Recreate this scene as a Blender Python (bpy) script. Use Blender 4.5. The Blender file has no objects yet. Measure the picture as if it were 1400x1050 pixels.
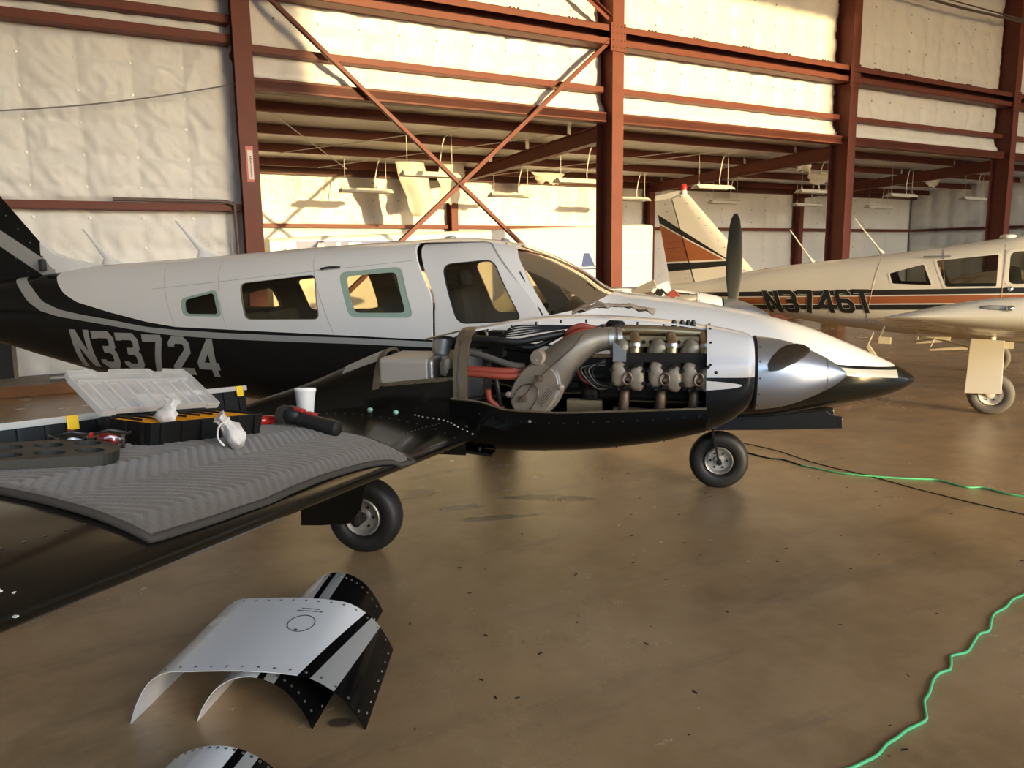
import bpy, math, random
from mathutils import Vector, Matrix, noise, Quaternion
random.seed(7)
SC = bpy.context.scene
COL = SC.collection
R = math.radians

# ------------------------------------------------------------------ camera
cam_d = bpy.data.cameras.new('camera')
cam = bpy.data.objects.new('camera', cam_d); COL.objects.link(cam)
cam_d.sensor_width = 36.0
cam_d.lens = 1076.0 / 1400.0 * 36.0
cam_d.clip_start = 0.05; cam_d.clip_end = 500
cam.matrix_world = (Matrix.Translation((0, 0, 1.72)) @ Matrix.Rotation(R(90 - 9.2), 4, 'X')
                    @ Matrix.Rotation(R(-0.75), 4, 'Z'))
SC.camera = cam

# ------------------------------------------------------------------ light
SUN_DIR = Vector((-4.658, 5.512, -0.455)).normalized()
world = bpy.data.worlds.new('sunset_sky'); SC.world = world
world.use_nodes = True
wn_ = world.node_tree; wn_.nodes.clear()
wo = wn_.nodes.new('ShaderNodeOutputWorld'); wb = wn_.nodes.new('ShaderNodeBackground')
sky = wn_.nodes.new('ShaderNodeTexSky'); sky.sky_type = 'NISHITA'; sky.sun_disc = False
sky.sun_elevation = R(16)
sky.sun_rotation = math.atan2(-SUN_DIR.x, -SUN_DIR.y)
sky.air_density = 1.0; sky.dust_density = 0.6; sky.ozone_density = 1.5
wb.inputs['Strength'].default_value = 0.46
wn_.links.new(sky.outputs[0], wb.inputs[0]); wn_.links.new(wb.outputs[0], wo.inputs[0])
sun_d = bpy.data.lights.new('sun', 'SUN'); sun_d.energy = 3.0; sun_d.color = (1.0, 0.74, 0.34); sun_d.angle = R(0.55)
sun = bpy.data.objects.new('sun', sun_d); COL.objects.link(sun)
sun.rotation_euler = SUN_DIR.to_track_quat('-Z', 'Y').to_euler()
sun.location = (12, -14, 4)
vs = SC.view_settings
vs.view_transform = 'Standard'; vs.look = 'None'; vs.gamma = 1.0; vs.use_curve_mapping = False
vs.exposure = 1.15
SC.cycles.max_bounces = 10; SC.cycles.diffuse_bounces = 6; SC.cycles.glossy_bounces = 4
SC.cycles.transparent_max_bounces = 12; SC.cycles.sample_clamp_indirect = 6.0
SC.cycles.caustics_reflective = False; SC.cycles.caustics_refractive = False

# ------------------------------------------------------------------ helpers
def lerp_tab(tab, x):
    if x <= tab[0][0]: return tab[0][1]
    for (a, b), (c, d) in zip(tab, tab[1:]):
        if x <= c: return b + (d - b) * (x - a) / (c - a)
    return tab[-1][1]
def smooth_tab(tab, x):
    n = len(tab)
    if x <= tab[0][0]: return tab[0][1]
    if x >= tab[-1][0]: return tab[-1][1]
    for i in range(n - 1):
        if x <= tab[i + 1][0]: break
    x0, y0 = tab[i]; x1, y1 = tab[i + 1]; h = x1 - x0
    def sl(j):
        if j == 0: return (tab[1][1] - tab[0][1]) / (tab[1][0] - tab[0][0])
        if j == n - 1: return (tab[-1][1] - tab[-2][1]) / (tab[-1][0] - tab[-2][0])
        a = (tab[j][1] - tab[j-1][1]) / (tab[j][0] - tab[j-1][0]); b = (tab[j+1][1] - tab[j][1]) / (tab[j+1][0] - tab[j][0])
        return 0 if a * b <= 0 else 2 * a * b / (a + b)
    m0, m1 = sl(i), sl(i + 1); t = (x - x0) / h
    return (2*t**3-3*t*t+1)*y0 + (t**3-2*t*t+t)*h*m0 + (-2*t**3+3*t*t)*y1 + (t**3-t*t)*h*m1
def spline(pts, n=6, closed=False):
    P = [Vector(p) for p in pts]; out = []; N = len(P)
    rng = range(N if closed else N - 1)
    for i in rng:
        if closed: p0, p1, p2, p3 = P[(i-1) % N], P[i], P[(i+1) % N], P[(i+2) % N]
        else: p0, p1, p2, p3 = P[max(i-1, 0)], P[i], P[i+1], P[min(i+2, N-1)]
        for j in range(n):
            t = j / n
            out.append(0.5 * ((2*p1) + (p2-p0)*t + (2*p0-5*p1+4*p2-p3)*t*t + (3*p1-p0-3*p2+p3)*t**3))
    if not closed: out.append(P[-1])
    return out

class G:
    """collects geometry for ONE mesh object"""
    def __init__(s): s.v = []; s.f = []; s.m = []
    def add(s, vs_, fs, mi=0):
        o = len(s.v); s.v += [tuple(p) for p in vs_]
        for f in fs: s.f.append([i + o for i in f]); s.m.append(mi)
        return s
    def box(s, c, size, rot=None, mi=0):
        x, y, z = [q / 2 for q in size]; c = Vector(c)
        vv = [Vector((sx*x, sy*y, sz*z)) for sx in (-1, 1) for sy in (-1, 1) for sz in (-1, 1)]
        if rot is not None: vv = [rot @ p for p in vv]
        return s.add([p + c for p in vv], [(0,1,3,2),(4,6,7,5),(0,4,5,1),(2,3,7,6),(0,2,6,4),(1,5,7,3)], mi)
    def box2(s, a, b, mi=0):
        return s.box([(p+q)/2 for p, q in zip(a, b)], [abs(q-p) for p, q in zip(a, b)], None, mi)
    def bar(s, a, b, w, h, up=(0, 0, 1), mi=0):
        a = Vector(a); b = Vector(b); d = (b - a); L = d.length; d.normalize()
        sd = d.cross(Vector(up)).normalized(); u = sd.cross(d)
        rot = Matrix((d, sd, u)).transposed()
        return s.box((a + b) / 2, (L, w, h), rot, mi)
    def tube(s, path, r, n=8, cap=True, mi=0, closed=False, flat=1.0):
        P = [Vector(p) for p in path]; N = len(P)
        if not hasattr(r, '__len__'): r = [r] * N
        T = []
        for i in range(N):
            if closed: t = P[(i+1) % N] - P[(i-1) % N]
            else: t = P[min(i+1, N-1)] - P[max(i-1, 0)]
            T.append(t.normalized() if t.length > 1e-9 else Vector((1, 0, 0)))
        ref = Vector((0, 0, 1)) if abs(T[0].z) < .9 else Vector((1, 0, 0))
        u = T[0].cross(ref).normalized(); rings = []
        for i in range(N):
            u = (u - T[i] * u.dot(T[i])).normalized(); w = T[i].cross(u)
            rings.append([P[i] + (u * math.cos(2*math.pi*k/n) + w * math.sin(2*math.pi*k/n) * flat) * r[i] for k in range(n)])
        return s.loft(rings, cap and not closed, cap and not closed, mi, closed)
    def loft(s, rings, c0=True, c1=True, mi=0, closed=False, ringclosed=True):
        n = len(rings[0]); N = len(rings); vv = [p for r in rings for p in r]; ff = []
        for i in range(N if closed else N - 1):
            a = i * n; b = ((i + 1) % N) * n
            for k in range(n if ringclosed else n - 1):
                k2 = (k + 1) % n; ff.append((a+k, a+k2, b+k2, b+k))
        if c0: ff.append(tuple(range(n))[::-1])
        if c1: ff.append(tuple((N-1)*n + k for k in range(n)))
        return s.add(vv, ff, mi)
    def lathe(s, prof, o=(0,0,0), axis=(0,0,1), n=24, mi=0, c0=False, c1=False, a0=0, a1=2*math.pi):
        ax = Vector(axis).normalized(); ref = Vector((0,0,1)) if abs(ax.z) < .9 else Vector((1,0,0))
        u = ax.cross(ref).normalized(); w = ax.cross(u); o = Vector(o); full = abs(a1-a0-2*math.pi) < 1e-6
        cnt = n if full else n + 1
        rings = [[o + ax*h + (u*math.cos(a0+(a1-a0)*k/n) + w*math.sin(a0+(a1-a0)*k/n))*r for k in range(cnt)] for h, r in prof]
        return s.loft(rings, c0, c1, mi, False, full)
    def prism(s, poly, o, u, v, t, mi=0):
        """polygon in (u,v) extruded by vector t"""
        o = Vector(o); u = Vector(u); v = Vector(v); t = Vector(t); n = len(poly)
        a = [o + u*p[0] + v*p[1] for p in poly]; b = [p + t for p in a]
        ff = [tuple(range(n))[::-1], tuple(range(n, 2*n))] + [(i, (i+1) % n, n+(i+1) % n, n+i) for i in range(n)]
        return s.add(a + b, ff, mi)
    def grid(s, fn, nu, nv, mi=0):
        vv = [fn(i/nu, j/nv) for i in range(nu+1) for j in range(nv+1)]; w = nv + 1
        return s.add(vv, [(i*w+j, (i+1)*w+j, (i+1)*w+j+1, i*w+j+1) for i in range(nu) for j in range(nv)], mi)
    def slab(s, fn, nu, nv, th, mi=0):
        """grid with thickness: fn(u,v)->(point), offset th(vector)"""
        th = Vector(th); w = nv + 1; n = (nu+1)*w
        a = [Vector(fn(i/nu, j/nv)) for i in range(nu+1) for j in range(nv+1)]
        b = [p + th for p in a]
        ff = [(i*w+j, (i+1)*w+j, (i+1)*w+j+1, i*w+j+1) for i in range(nu) for j in range(nv)]
        ff += [tuple(q + n for q in f[::-1]) for f in list(ff)]
        edge = [i*w for i in range(nu+1)] + [nu*w+j for j in range(1, w)] + [i*w+nv for i in range(nu-1, -1, -1)] + [j for j in range(nv-1, 0, -1)]
        m = len(edge)
        ff += [(edge[k], n+edge[k], n+edge[(k+1) % m], edge[(k+1) % m]) for k in range(m)]
        return s.add(a + b, ff, mi)
    def ball(s, c, r, n=12, mi=0):
        rx, ry, rz = (r, r, r) if not hasattr(r, '__len__') else r
        c = Vector(c); h = n // 2
        rings = [[c + Vector((rx*math.sin(math.pi*i/h)*math.cos(2*math.pi*k/n), ry*math.sin(math.pi*i/h)*math.sin(2*math.pi*k/n), rz*math.cos(math.pi*i/h))) for k in range(n)] for i in range(1, h)]
        s.loft(rings, True, True, mi); return s
    def obj(s, name, mat, parent=None, smooth=None, bevel=None, fix=True):
        me = bpy.data.meshes.new(name); me.from_pydata(s.v, [], s.f); me.update()
        mats = mat if isinstance(mat, (list, tuple)) else [mat]
        for m in mats: me.materials.append(M[m] if isinstance(m, str) else m)
        if len(mats) > 1: me.polygons.foreach_set('material_index', s.m)
        if fix:
            import bmesh
            b = bmesh.new(); b.from_mesh(me); bmesh.ops.recalc_face_normals(b, faces=b.faces); b.to_mesh(me); b.free()
        if smooth: me.shade_smooth(); me.set_sharp_from_angle(angle=R(smooth))
        o = bpy.data.objects.new(name, me); COL.objects.link(o)
        if parent: o.parent = parent
        if bevel:
            md = o.modifiers.new('bevel', 'BEVEL'); md.width = bevel; md.segments = 2; md.limit_method = 'ANGLE'; md.angle_limit = R(40)
        return o

def thing(name, label, cat, loc=(0,0,0), rotz=0, group=None):
    o = bpy.data.objects.new(name, None); COL.objects.link(o); o.empty_display_size = .1
    o.location = loc; o.rotation_euler = (0, 0, rotz); return tag(o, label, cat, group)
def tag(o, label, cat=None, group=None, kind=None):
    o['label'] = label
    if cat: o['category'] = cat
    if group: o['group'] = group
    if kind: o['kind'] = kind
    return o
def struct(o, label): o['kind'] = 'structure'; o['label'] = label; return o
def stuff(o): o['kind'] = 'stuff'; return o
def copy_tree(o, parent=None):
    c = o.copy(); COL.objects.link(c); c.parent = parent
    for ch in list(o.children): copy_tree(ch, c)
    return c
def rounded(w, h, r, n=4):
    out = []
    for cx, cy, a in ((w/2-r, h/2-r, 0), (-w/2+r, h/2-r, 90), (-w/2+r, -h/2+r, 180), (w/2-r, -h/2+r, 270)):
        for k in range(n+1):
            t = R(a + 90*k/n); out.append((cx + r*math.cos(t), cy + r*math.sin(t)))
    return out
def round_poly(poly, r=.03, n=4):
    """round the corners of a 2d polygon"""
    out = []; N = len(poly)
    for i in range(N):
        p = Vector(poly[i]); a = Vector(poly[i-1]) - p; b = Vector(poly[(i+1) % N]) - p
        q = min(r, a.length*.45, b.length*.45); p0 = p + a.normalized()*q; p1 = p + b.normalized()*q
        for k in range(n+1):
            t = k/n; out.append(tuple(p0*(1-t)**2 + p*2*t*(1-t) + p1*t*t))
    return out
def apply_bool(ob, cuts, op='DIFFERENCE'):
    for c in cuts:
        md = ob.modifiers.new('b', 'BOOLEAN'); md.operation = op; md.object = c; md.solver = 'EXACT'
    bpy.context.view_layer.update()
    dg = bpy.context.evaluated_depsgraph_get()
    me = bpy.data.meshes.new_from_object(ob.evaluated_get(dg))
    old = ob.data; ob.modifiers.clear(); ob.data = me; bpy.data.meshes.remove(old)
    for c in cuts:
        cm = c.data; bpy.data.objects.remove(c); bpy.data.meshes.remove(cm)
    return ob

# ------------------------------------------------------------------ materials
M = {}
class NT:
    def __init__(s, name):
        s.m = bpy.data.materials.new(name); s.m.use_nodes = True; s.t = s.m.node_tree; s.b = s.t.nodes['Principled BSDF']; M[name] = s.m
    def n(s, kind, **kw):
        nd = s.t.nodes.new(kind)
        for k, v in kw.items():
            if k in nd.inputs: nd.inputs[k].default_value = v
            else: setattr(nd, k, v)
        return nd
    def l(s, a, b): s.t.links.new(a, b)
    def math(s, op, a, b=None, c=None):
        nd = s.t.nodes.new('ShaderNodeMath'); nd.operation = op
        for i, q in enumerate((a, b, c)):
            if q is None: continue
            if isinstance(q, (int, float)): nd.inputs[i].default_value = q
            else: s.l(q, nd.inputs[i])
        return nd.outputs[0]
    def mix(s, fac, a, b):
        nd = s.t.nodes.new('ShaderNodeMix'); nd.data_type = 'RGBA'
        for i, q in ((0, fac), (6, a), (7, b)):
            if isinstance(q, (int, float)): nd.inputs[i].default_value = q
            elif isinstance(q, tuple): nd.inputs[i].default_value = q if len(q) == 4 else q + (1,)
            else: s.l(q, nd.inputs[i])
        return nd.outputs[2]
    def coord(s, which='Object'): return s.n('ShaderNodeTexCoord').outputs[which]
    def ramp(s, src, stops):
        nd = s.n('ShaderNodeValToRGB'); cr = nd.color_ramp
        while len(cr.elements) < len(stops): cr.elements.new(.5)
        for e, (p, c) in zip(cr.elements, stops): e.position = p; e.color = c if len(c) == 4 else tuple(c) + (1,)
        s.l(src, nd.inputs[0]); return nd.outputs[0]
    def noise(s, scale, detail=4, rough=.55, vec=None):
        nd = s.n('ShaderNodeTexNoise', Scale=scale, Detail=detail, Roughness=rough)
        s.l(vec if vec is not None else s.coord(), nd.inputs['Vector']); return nd.outputs[0]
    def bump(s, h, strength=.2, dist=.01):
        nd = s.n('ShaderNodeBump', Strength=strength, Distance=dist); s.l(h, nd.inputs['Height']); s.l(nd.outputs[0], s.b.inputs['Normal'])
def simple(name, col, rough=.5, metal=0.0, coat=0.0, spec=.5, var=0.0, vscale=8.0, bump=0.0, bscale=60.0):
    t = NT(name); b = t.b
    b.inputs['Base Color'].default_value = tuple(col) + (1,); b.inputs['Roughness'].default_value = rough; b.inputs['Metallic'].default_value = metal
    b.inputs['Coat Weight'].default_value = coat; b.inputs['Specular IOR Level'].default_value = spec
    if var:
        f = t.noise(vscale, 5)
        c = t.mix(f, tuple(max(0, q*(1-var)) for q in col), tuple(min(1, q*(1+var)) for q in col)); t.l(c, b.inputs['Base Color'])
        rr = t.math('MULTIPLY_ADD', f, .25, max(0.02, rough-.12)); t.l(rr, b.inputs['Roughness'])
    if bump: t.bump(t.noise(bscale, 3), bump, .004)
    return t.m
simple('steel', (.17, .050, .034), .5, var=.25, vscale=3, spec=.25)
simple('steel_dark', (.10, .034, .024), .5, var=.25, vscale=3, spec=.25)
simple('vinyl', (.83, .825, .81), .42, var=.06, vscale=1.2)
simple('vinyl_torn', (.70, .66, .58), .6, var=.1, vscale=4)
simple('pin', (.75, .74, .7), .35, .3)
simple('pin_dark', (.30, .29, .27), .5)
simple('conduit', (.12, .08, .065), .45)
simple('cable_white', (.72, .70, .66), .5)
simple('cable_grey', (.22, .2, .19), .6)
simple('fixture', (.78, .76, .7), .4, var=.05)
simple('fixture_in', (.5, .48, .42), .5)
simple('lampglass', (.85, .85, .82), .25)
simple('label_white', (.75, .68, .62), .4)
simple('label_red', (.55, .06, .05), .4)
simple('ink', (.02, .02, .022), .5)
simple('black_paint', (.004, .004, .004), .12, spec=.17)
simple('black_worn', (.006, .0055, .0045), .15, spec=.32)
simple('white_paint', (.78, .775, .77), .22, coat=.3, var=.03, vscale=2)
simple('silver_paint', (.36, .36, .35), .35, .25)
simple('metal', (.55, .53, .50), .38, .9, var=.15, vscale=12)
simple('spinner_metal', (.46, .48, .52), .36, .85)
simple('blade_grey', (.13, .12, .10), .45, .3, var=.2, vscale=10)
simple('blade_back', (.055, .052, .042), .6)
simple('blade_dark', (.03, .03, .03), .35)
simple('flange', (.17, .135, .085), .5, .5, var=.4, vscale=14)
simple('binding', (.045, .038, .031), .85)
simple('firewall', (.30, .31, .32), .4, .6, var=.25, vscale=10)
simple('alu_box', (.42, .39, .35), .45, .35, var=.12, vscale=7)
simple('duct', (.30, .26, .21), .42, .55, var=.25, vscale=12)
simple('canister', (.36, .30, .235), .5, .25, var=.25, vscale=14)
simple('rocker', (.30, .25, .19), .5, .35, var=.5, vscale=45)
simple('engine_cast', (.30, .26, .20), .5, .55, var=.35, vscale=25)
simple('engine_dark', (.016, .013, .011), .55, .2, var=.5, vscale=18, spec=.3)
simple('pipe_gold', (.42, .32, .19), .33, .85, var=.3, vscale=12)
simple('exhaust', (.18, .12, .085), .5, .7, var=.4, vscale=15)
simple('hose_red', (.27, .045, .025), .55, var=.2, vscale=20)
simple('hose_black', (.012, .012, .012), .45)
simple('rubber', (.011, .0105, .010), .55, var=.4, vscale=9, bump=.15)
simple('rubber_grey', (.12, .105, .085), .7, var=.25, vscale=9)
simple('hub', (.42, .40, .37), .4, .7, var=.2, vscale=20)
simple('seat', (.045, .043, .042), .6, var=.2)
simple('seat_tan', (.35, .27, .17), .6, var=.2)
simple('interior', (.16, .13, .10), .7, var=.2)
simple('panel_black', (.018, .018, .018), .55)
simple('white2', (.66, .61, .52), .28, coat=.2, var=.04, vscale=2)
simple('black2', (.018, .017, .015), .3)
simple('rust', (.30, .095, .035), .4)
simple('beacon', (.75, .03, .02), .2, coat=.5)
simple('chrome', (.7, .7, .7), .15, 1.0)
simple('screw', (.16, .15, .14), .35, .7)
simple('foam', (.82, .81, .80), .6, bump=.1, bscale=180)
simple('plastic_black', (.008, .008, .008), .42, spec=.3)
simple('plastic_yellow', (.72, .33, .015), .42)
simple('latch_yellow', (.80, .52, .02), .35)
simple('red_handle', (.42, .018, .015), .25, coat=.4)
simple('red_rubber', (.34, .02, .02), .45)
simple('tool_black', (.015, .015, .016), .42, bump=.1, bscale=120)
simple('tray_black', (.016, .016, .014), .5, var=.4, vscale=14)
simple('cloth_white', (.68, .64, .60), .9, bump=.5, bscale=110)
simple('rag', (.42, .33, .25), .85, var=.3, vscale=12, bump=.4, bscale=60)
simple('wood', (.24, .105, .04), .55, var=.35, vscale=6)
simple('wood_grey', (.22, .18, .14), .7, var=.3, vscale=6)
simple('cord_green', (.10, .52, .22), .42)
simple('cord_dark', (.02, .035, .02), .5)
simple('trailer', (.78, .76, .70), .3, coat=.2, var=.03)
simple('trailer_blue', (.03, .06, .24), .4)
simple('cart_grey', (.1, .09, .08), .6)
simple('trailer_pale', (.62, .72, .76), .4)
simple('teal_chip', (.25, .55, .45), .3)
simple('roof_sheet', (.75, .74, .72), .6)
simple('wall_sheet', (.55, .52, .47), .6)

def glass(name, tint, gl=.06, rough=.02, fac=1.0):
    t = NT(name); t.t.nodes.remove(t.b); out = [n for n in t.t.nodes if n.type == 'OUTPUT_MATERIAL'][0]
    tr = t.n('ShaderNodeBsdfTransparent', Color=tuple(tint) + (1,)); g = t.n('ShaderNodeBsdfGlossy', Roughness=rough)
    fr = t.n('ShaderNodeFresnel', IOR=1.45); mx = t.n('ShaderNodeMixShader')
    t.l(t.math('MULTIPLY_ADD', fr.outputs[0], fac, gl*.2), mx.inputs[0]); t.l(tr.outputs[0], mx.inputs[1]); t.l(g.outputs[0], mx.inputs[2]); t.l(mx.outputs[0], out.inputs[0])
glass('window_glass', (.80, .78, .72)); glass('clear_lens', (.72, .72, .72), .2)
def milky(name, col, a, rough=.3):
    t = NT(name); b = t.b
    b.inputs['Base Color'].default_value = col + (1,); b.inputs['Roughness'].default_value = rough; b.inputs['Alpha'].default_value = a
milky('lid_plastic', (.80, .78, .76), .30); milky('lid_rim', (.66, .64, .61), .5); milky('lid_window', (.60, .60, .60), .25, .15)
milky('green_seal', (.33, .45, .38), .92); milky('cream_seal', (.62, .57, .36), .92)

# concrete floor
t = NT('concrete'); b = t.b; co = t.coord()
n1 = t.noise(.55, 8, .62, co); n2 = t.noise(5.0, 6, .6, co); n3 = t.noise(60, 3, .5, co)
base = t.ramp(n1, [(.30, (.23, .143, .066)), (.52, (.36, .23, .113)), (.72, (.46, .305, .155))])
base = t.mix(t.math('MULTIPLY', n2, .55), base, (.17, .108, .052)); base = t.mix(t.ramp(t.noise(2.1, 7, .65, co), [(.42, (0, 0, 0)), (.62, (.35, .35, .35))]), base, (.44, .30, .165))
wv = t.n('ShaderNodeMapping'); wv.inputs['Scale'].default_value = (.7, 3.0, 1); wv.inputs['Rotation'].default_value = (0, 0, .5); t.l(co, wv.inputs[0])
st = t.ramp(t.noise(.9, 7, .7, wv.outputs[0]), [(.0, (0, 0, 0)), (.54, (0, 0, 0)), (.74, (.5, .5, .5))])
base = t.mix(st, base, (.075, .062, .048))
# oil stains with their own outline
sep = t.n('ShaderNodeSeparateXYZ'); t.l(co, sep.inputs[0])
dist_n = t.noise(7, 5, .6, co)
def blot(cx, cy, rx, ry, ang):
    ca, sa = math.cos(ang), math.sin(ang)
    dx = t.math('SUBTRACT', sep.outputs[0], cx); dy = t.math('SUBTRACT', sep.outputs[1], cy)
    a = t.math('DIVIDE', t.math('ADD', t.math('MULTIPLY', dx, ca), t.math('MULTIPLY', dy, sa)), rx)
    c = t.math('DIVIDE', t.math('SUBTRACT', t.math('MULTIPLY', dy, ca), t.math('MULTIPLY', dx, sa)), ry)
    d = t.math('SQRT', t.math('ADD', t.math('MULTIPLY', a, a), t.math('MULTIPLY', c, c)))
    d = t.math('ADD', d, t.math('MULTIPLY', t.math('SUBTRACT', dist_n, .5), 1.6))
    nd = t.n('ShaderNodeMapRange'); t.l(d, nd.inputs[0]); nd.inputs[1].default_value = 1.05; nd.inputs[2].default_value = .65; nd.inputs[3].default_value = 0; nd.inputs[4].default_value = .85
    return nd.outputs[0]
_wa = R(30.3)
def _tow(x, y): dx, dy = x, y - 14.907; return dx*math.cos(_wa)+dy*math.sin(_wa), -dx*math.sin(_wa)+dy*math.cos(_wa)
for bx, by, brx, bry, bang in [(-.36, 5.26, .16, .07, .3), (.12, 5.5, .22, .06, .1), (-.66, 2.72, .055, .03, 0), (.35, 5.45, .25, .07, 0), (-.1, 5.05, .3, .05, .2), (-.75, 5.6, .2, .12, .3)]:
    bl = _tow(bx, by) + (brx, bry, bang - _wa)
    base = t.mix(blot(*bl), base, (.045, .036, .028))
t.l(base, b.inputs['Base Color'])
rg = t.math('MULTIPLY_ADD', n1, .20, .10); rg = t.math('MULTIPLY_ADD', n2, .10, rg); t.l(rg, b.inputs['Roughness'])
b.inputs['Specular IOR Level'].default_value = .9
t.bump(t.noise(240, 2, .5, co), 1.0, .0009)

# quilted moving blanket
t = NT('blanket'); b = t.b; co = t.coord('UV')
b.inputs['Roughness'].default_value = .9; b.inputs['Sheen Weight'].default_value = .2
f = t.noise(40, 4, .6); t.l(t.mix(f, (.086, .073, .061), (.125, .108, .092)), b.inputs['Base Color'])
t.bump(t.noise(160, 3), .4, .004)
# ================================================================== HANGAR
WA = R(30.3); W0 = Vector((0, 14.907, 0)); BAY = 6.995; KB = 7.11
wd = Vector((math.cos(WA), math.sin(WA), 0)); wn = Vector((-math.sin(WA), math.cos(WA), 0))
COLS = [2.3 + BAY * i for i in (-2, -1, 0, 1, 2, 3)]     # -11.69 -4.7 2.3 9.3 16.29 23.28
DOOR_K = -22.0; LEFT_S = -18.7; RIGHT_S = 23.3; EAVE = 10.2
def inW(o): o.location = W0; o.rotation_euler = (0, 0, WA); return o

fl = G()
fl.box2((-70, -110, -.12), (80, 9, 0))
floor = struct(inW(fl.obj('floor', 'concrete')), 'stained polished concrete hangar floor')

def puff(s, z, s0, z0, amp=.07):
    a = abs(math.sin(math.pi*(s-s0)/.70)); c = abs(math.sin(math.pi*(z-z0)/.44))
    d = amp * (a**.5) * (.30 + .70 * c**.45)
    q = Vector((s*1.1 + z*.9, z*.55 - s*.35, 3.1))
    d += .022 * (1 - abs(noise.noise(q*1.7))*2) + .034 * (1 - abs(noise.noise(q*4.3 + Vector((0, 0, 9))))*2) + .010 * (1 - abs(noise.noise(Vector((s*9, z*3.2 + s*2, 2))))*2) + .03*noise.noise(Vector((s*.5, z*.5, 7)))
    return d
def sheet(parent, s0, s1, z0, z1, k, sgn=-1, res=.07, roll=False, s_off=0.0, axis='s'):
    nu = max(4, int((s1-s0)/res)); nv = max(3, int((z1-z0)/res))
    def fn(u, v):
        s = s0 + (s1-s0)*u; z = z0 + (z1-z0)*v
        e = min(u*(s1-s0), (1-u)*(s1-s0), (z-z0), (z1-z))          # pinned at its edges
        d = puff(s + s_off, z, .1, .15) * min(1, e/.12 + .1) + .02
        if roll:
            dz = z - z0; d += .13 * math.exp(-((dz-.11)/.10)**2)
            z = z + .035*noise.noise(Vector((s*1.3, 0, 2)))*math.exp(-dz/.2)
        p = (s, k + sgn*d, z) if axis == 's' else (k + sgn*d, s, z)
        return p
    g = G(); g.grid(fn, nu, nv)
    return g.obj('insulation_sheet', 'vinyl', parent, smooth=80, fix=False)
def pins(parent, s0, s1, z0, z1, k, sgn=-1, mat='pin_dark', r=.022, axis='s', s_off=0.0):
    g = G(); i0 = math.ceil((s0+s_off-.1)/.70)
    s = .1 + .70*i0 - s_off
    while s < s1:
        z = .15 + .44*math.ceil((z0-.15)/.44)
        while z < z1:
            ax = (0, sgn, 0) if axis == 's' else (sgn, 0, 0)
            o = (s, k + sgn*(puff(s+s_off, z, .1, .15) + .022), z) if axis == 's' else (k + sgn*(puff(s+s_off, z, .1, .15) + .022), s, z)
            g.lathe([(0, r), (.006, r*.9), (.008, r*.3)], o, ax, 8, c1=True); z += .44
        s += .70
    return stuff(g.obj('insulation_pins', mat, parent))

# ---- wall with the columns (upper part over the lean-to, full height in the left bay)
wl = G()
wl.box2((COLS[1], .30, 4.36), (RIGHT_S, .36, EAVE)); wl.box2((LEFT_S, .30, 0), (COLS[1]-.1, .36, EAVE))
wall_back = struct(inW(wl.obj('wall_back', 'wall_sheet')), 'tall insulated hangar wall with red steel girts above the open side bays')
for i in (1, 2, 3, 4):
    s0, s1 = COLS[i]+.02, (COLS[i+1]-.02 if i < 5 else RIGHT_S)
    sheet(wall_back, s0, s1, 4.43, 4.90, .29, roll=True)
    sheet(wall_back, s0, s1, 4.90, 5.84, .29); sheet(wall_back, s0, s1, 5.84, 8.2, .29, res=.08)
    sheet(wall_back, s0, s1, 8.2, EAVE, .29, res=.2)
    pins(wall_back, s0+.2, s1-.2, 4.6, 8.4, .28)
sheet(wall_back, -11.6, COLS[1]-.06, 2.55, 4.95, .27, res=.035); sheet(wall_back, -11.6, COLS[1]-.06, 0, 2.55, .27, res=.05)
sheet(wall_back, -11.6, COLS[1]-.06, 4.95, 6.6, .27, res=.08); sheet(wall_back, -11.6, COLS[1]-.06, 6.6, EAVE, .27, res=.3)
sheet(wall_back, LEFT_S, -11.7, 0, EAVE, .27, res=.3)
pins(wall_back, -9.5, COLS[1]-.2, .3, 5.6, .26, mat='pin')
def cgirt(parent, s0, s1, z0, z1, k0, k1, name='girt', mat='steel', lip=.03):
    g = G(); t = .012
    g.box2((s0, k1-t, z0), (s1, k1, z1)); g.box2((s0, k0, z0), (s1, k1, z0+t)); g.box2((s0, k0, z1-t), (s1, k1, z1))
    g.box2((s0, k0, z1-lip), (s1, k0+t, z1)); g.box2((s0, k0, z0), (s1, k0+t, z0+lip))
    return g.obj(name, mat, parent)
for i in (1, 2, 3, 4):
    a, b_ = COLS[i]+.13, COLS[i+1]-.13
    cgirt(wall_back, a-.26, b_+.1, 5.66, 6.03, -.24, .10, 'girder', lip=.12)
    g = G(); g.box2((a, -.02, 4.84), (b_, .2, 4.95)); g.obj('girt', 'steel', wall_back, bevel=.008)
    cgirt(wall_back, a, b_, 4.27, 4.46, -.10, .12, 'eave_beam', lip=.16)
for z0, z1 in ((2.46, 2.57), (4.92, 5.05), (5.2, 5.33), (7.4, 7.52)):
    g = G(); g.box2((-11.6, -.05, z0), (COLS[1]-.12, .22, z1)); g.obj('girt', 'steel_dark' if 0 else 'steel', wall_back, bevel=.01)
# bolt clips on the big girder
g = G()
for i in (1, 2, 3):
    for q in (.13, .3, .5, .68, .86):
        s = COLS[i] + BAY*q
        for d in (-.12, -.04, .05): g.box((s+d, -.2, 6.045), (.03, .03, .035))
stuff(g.obj('girder_clips', 'steel_dark', wall_back))
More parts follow.
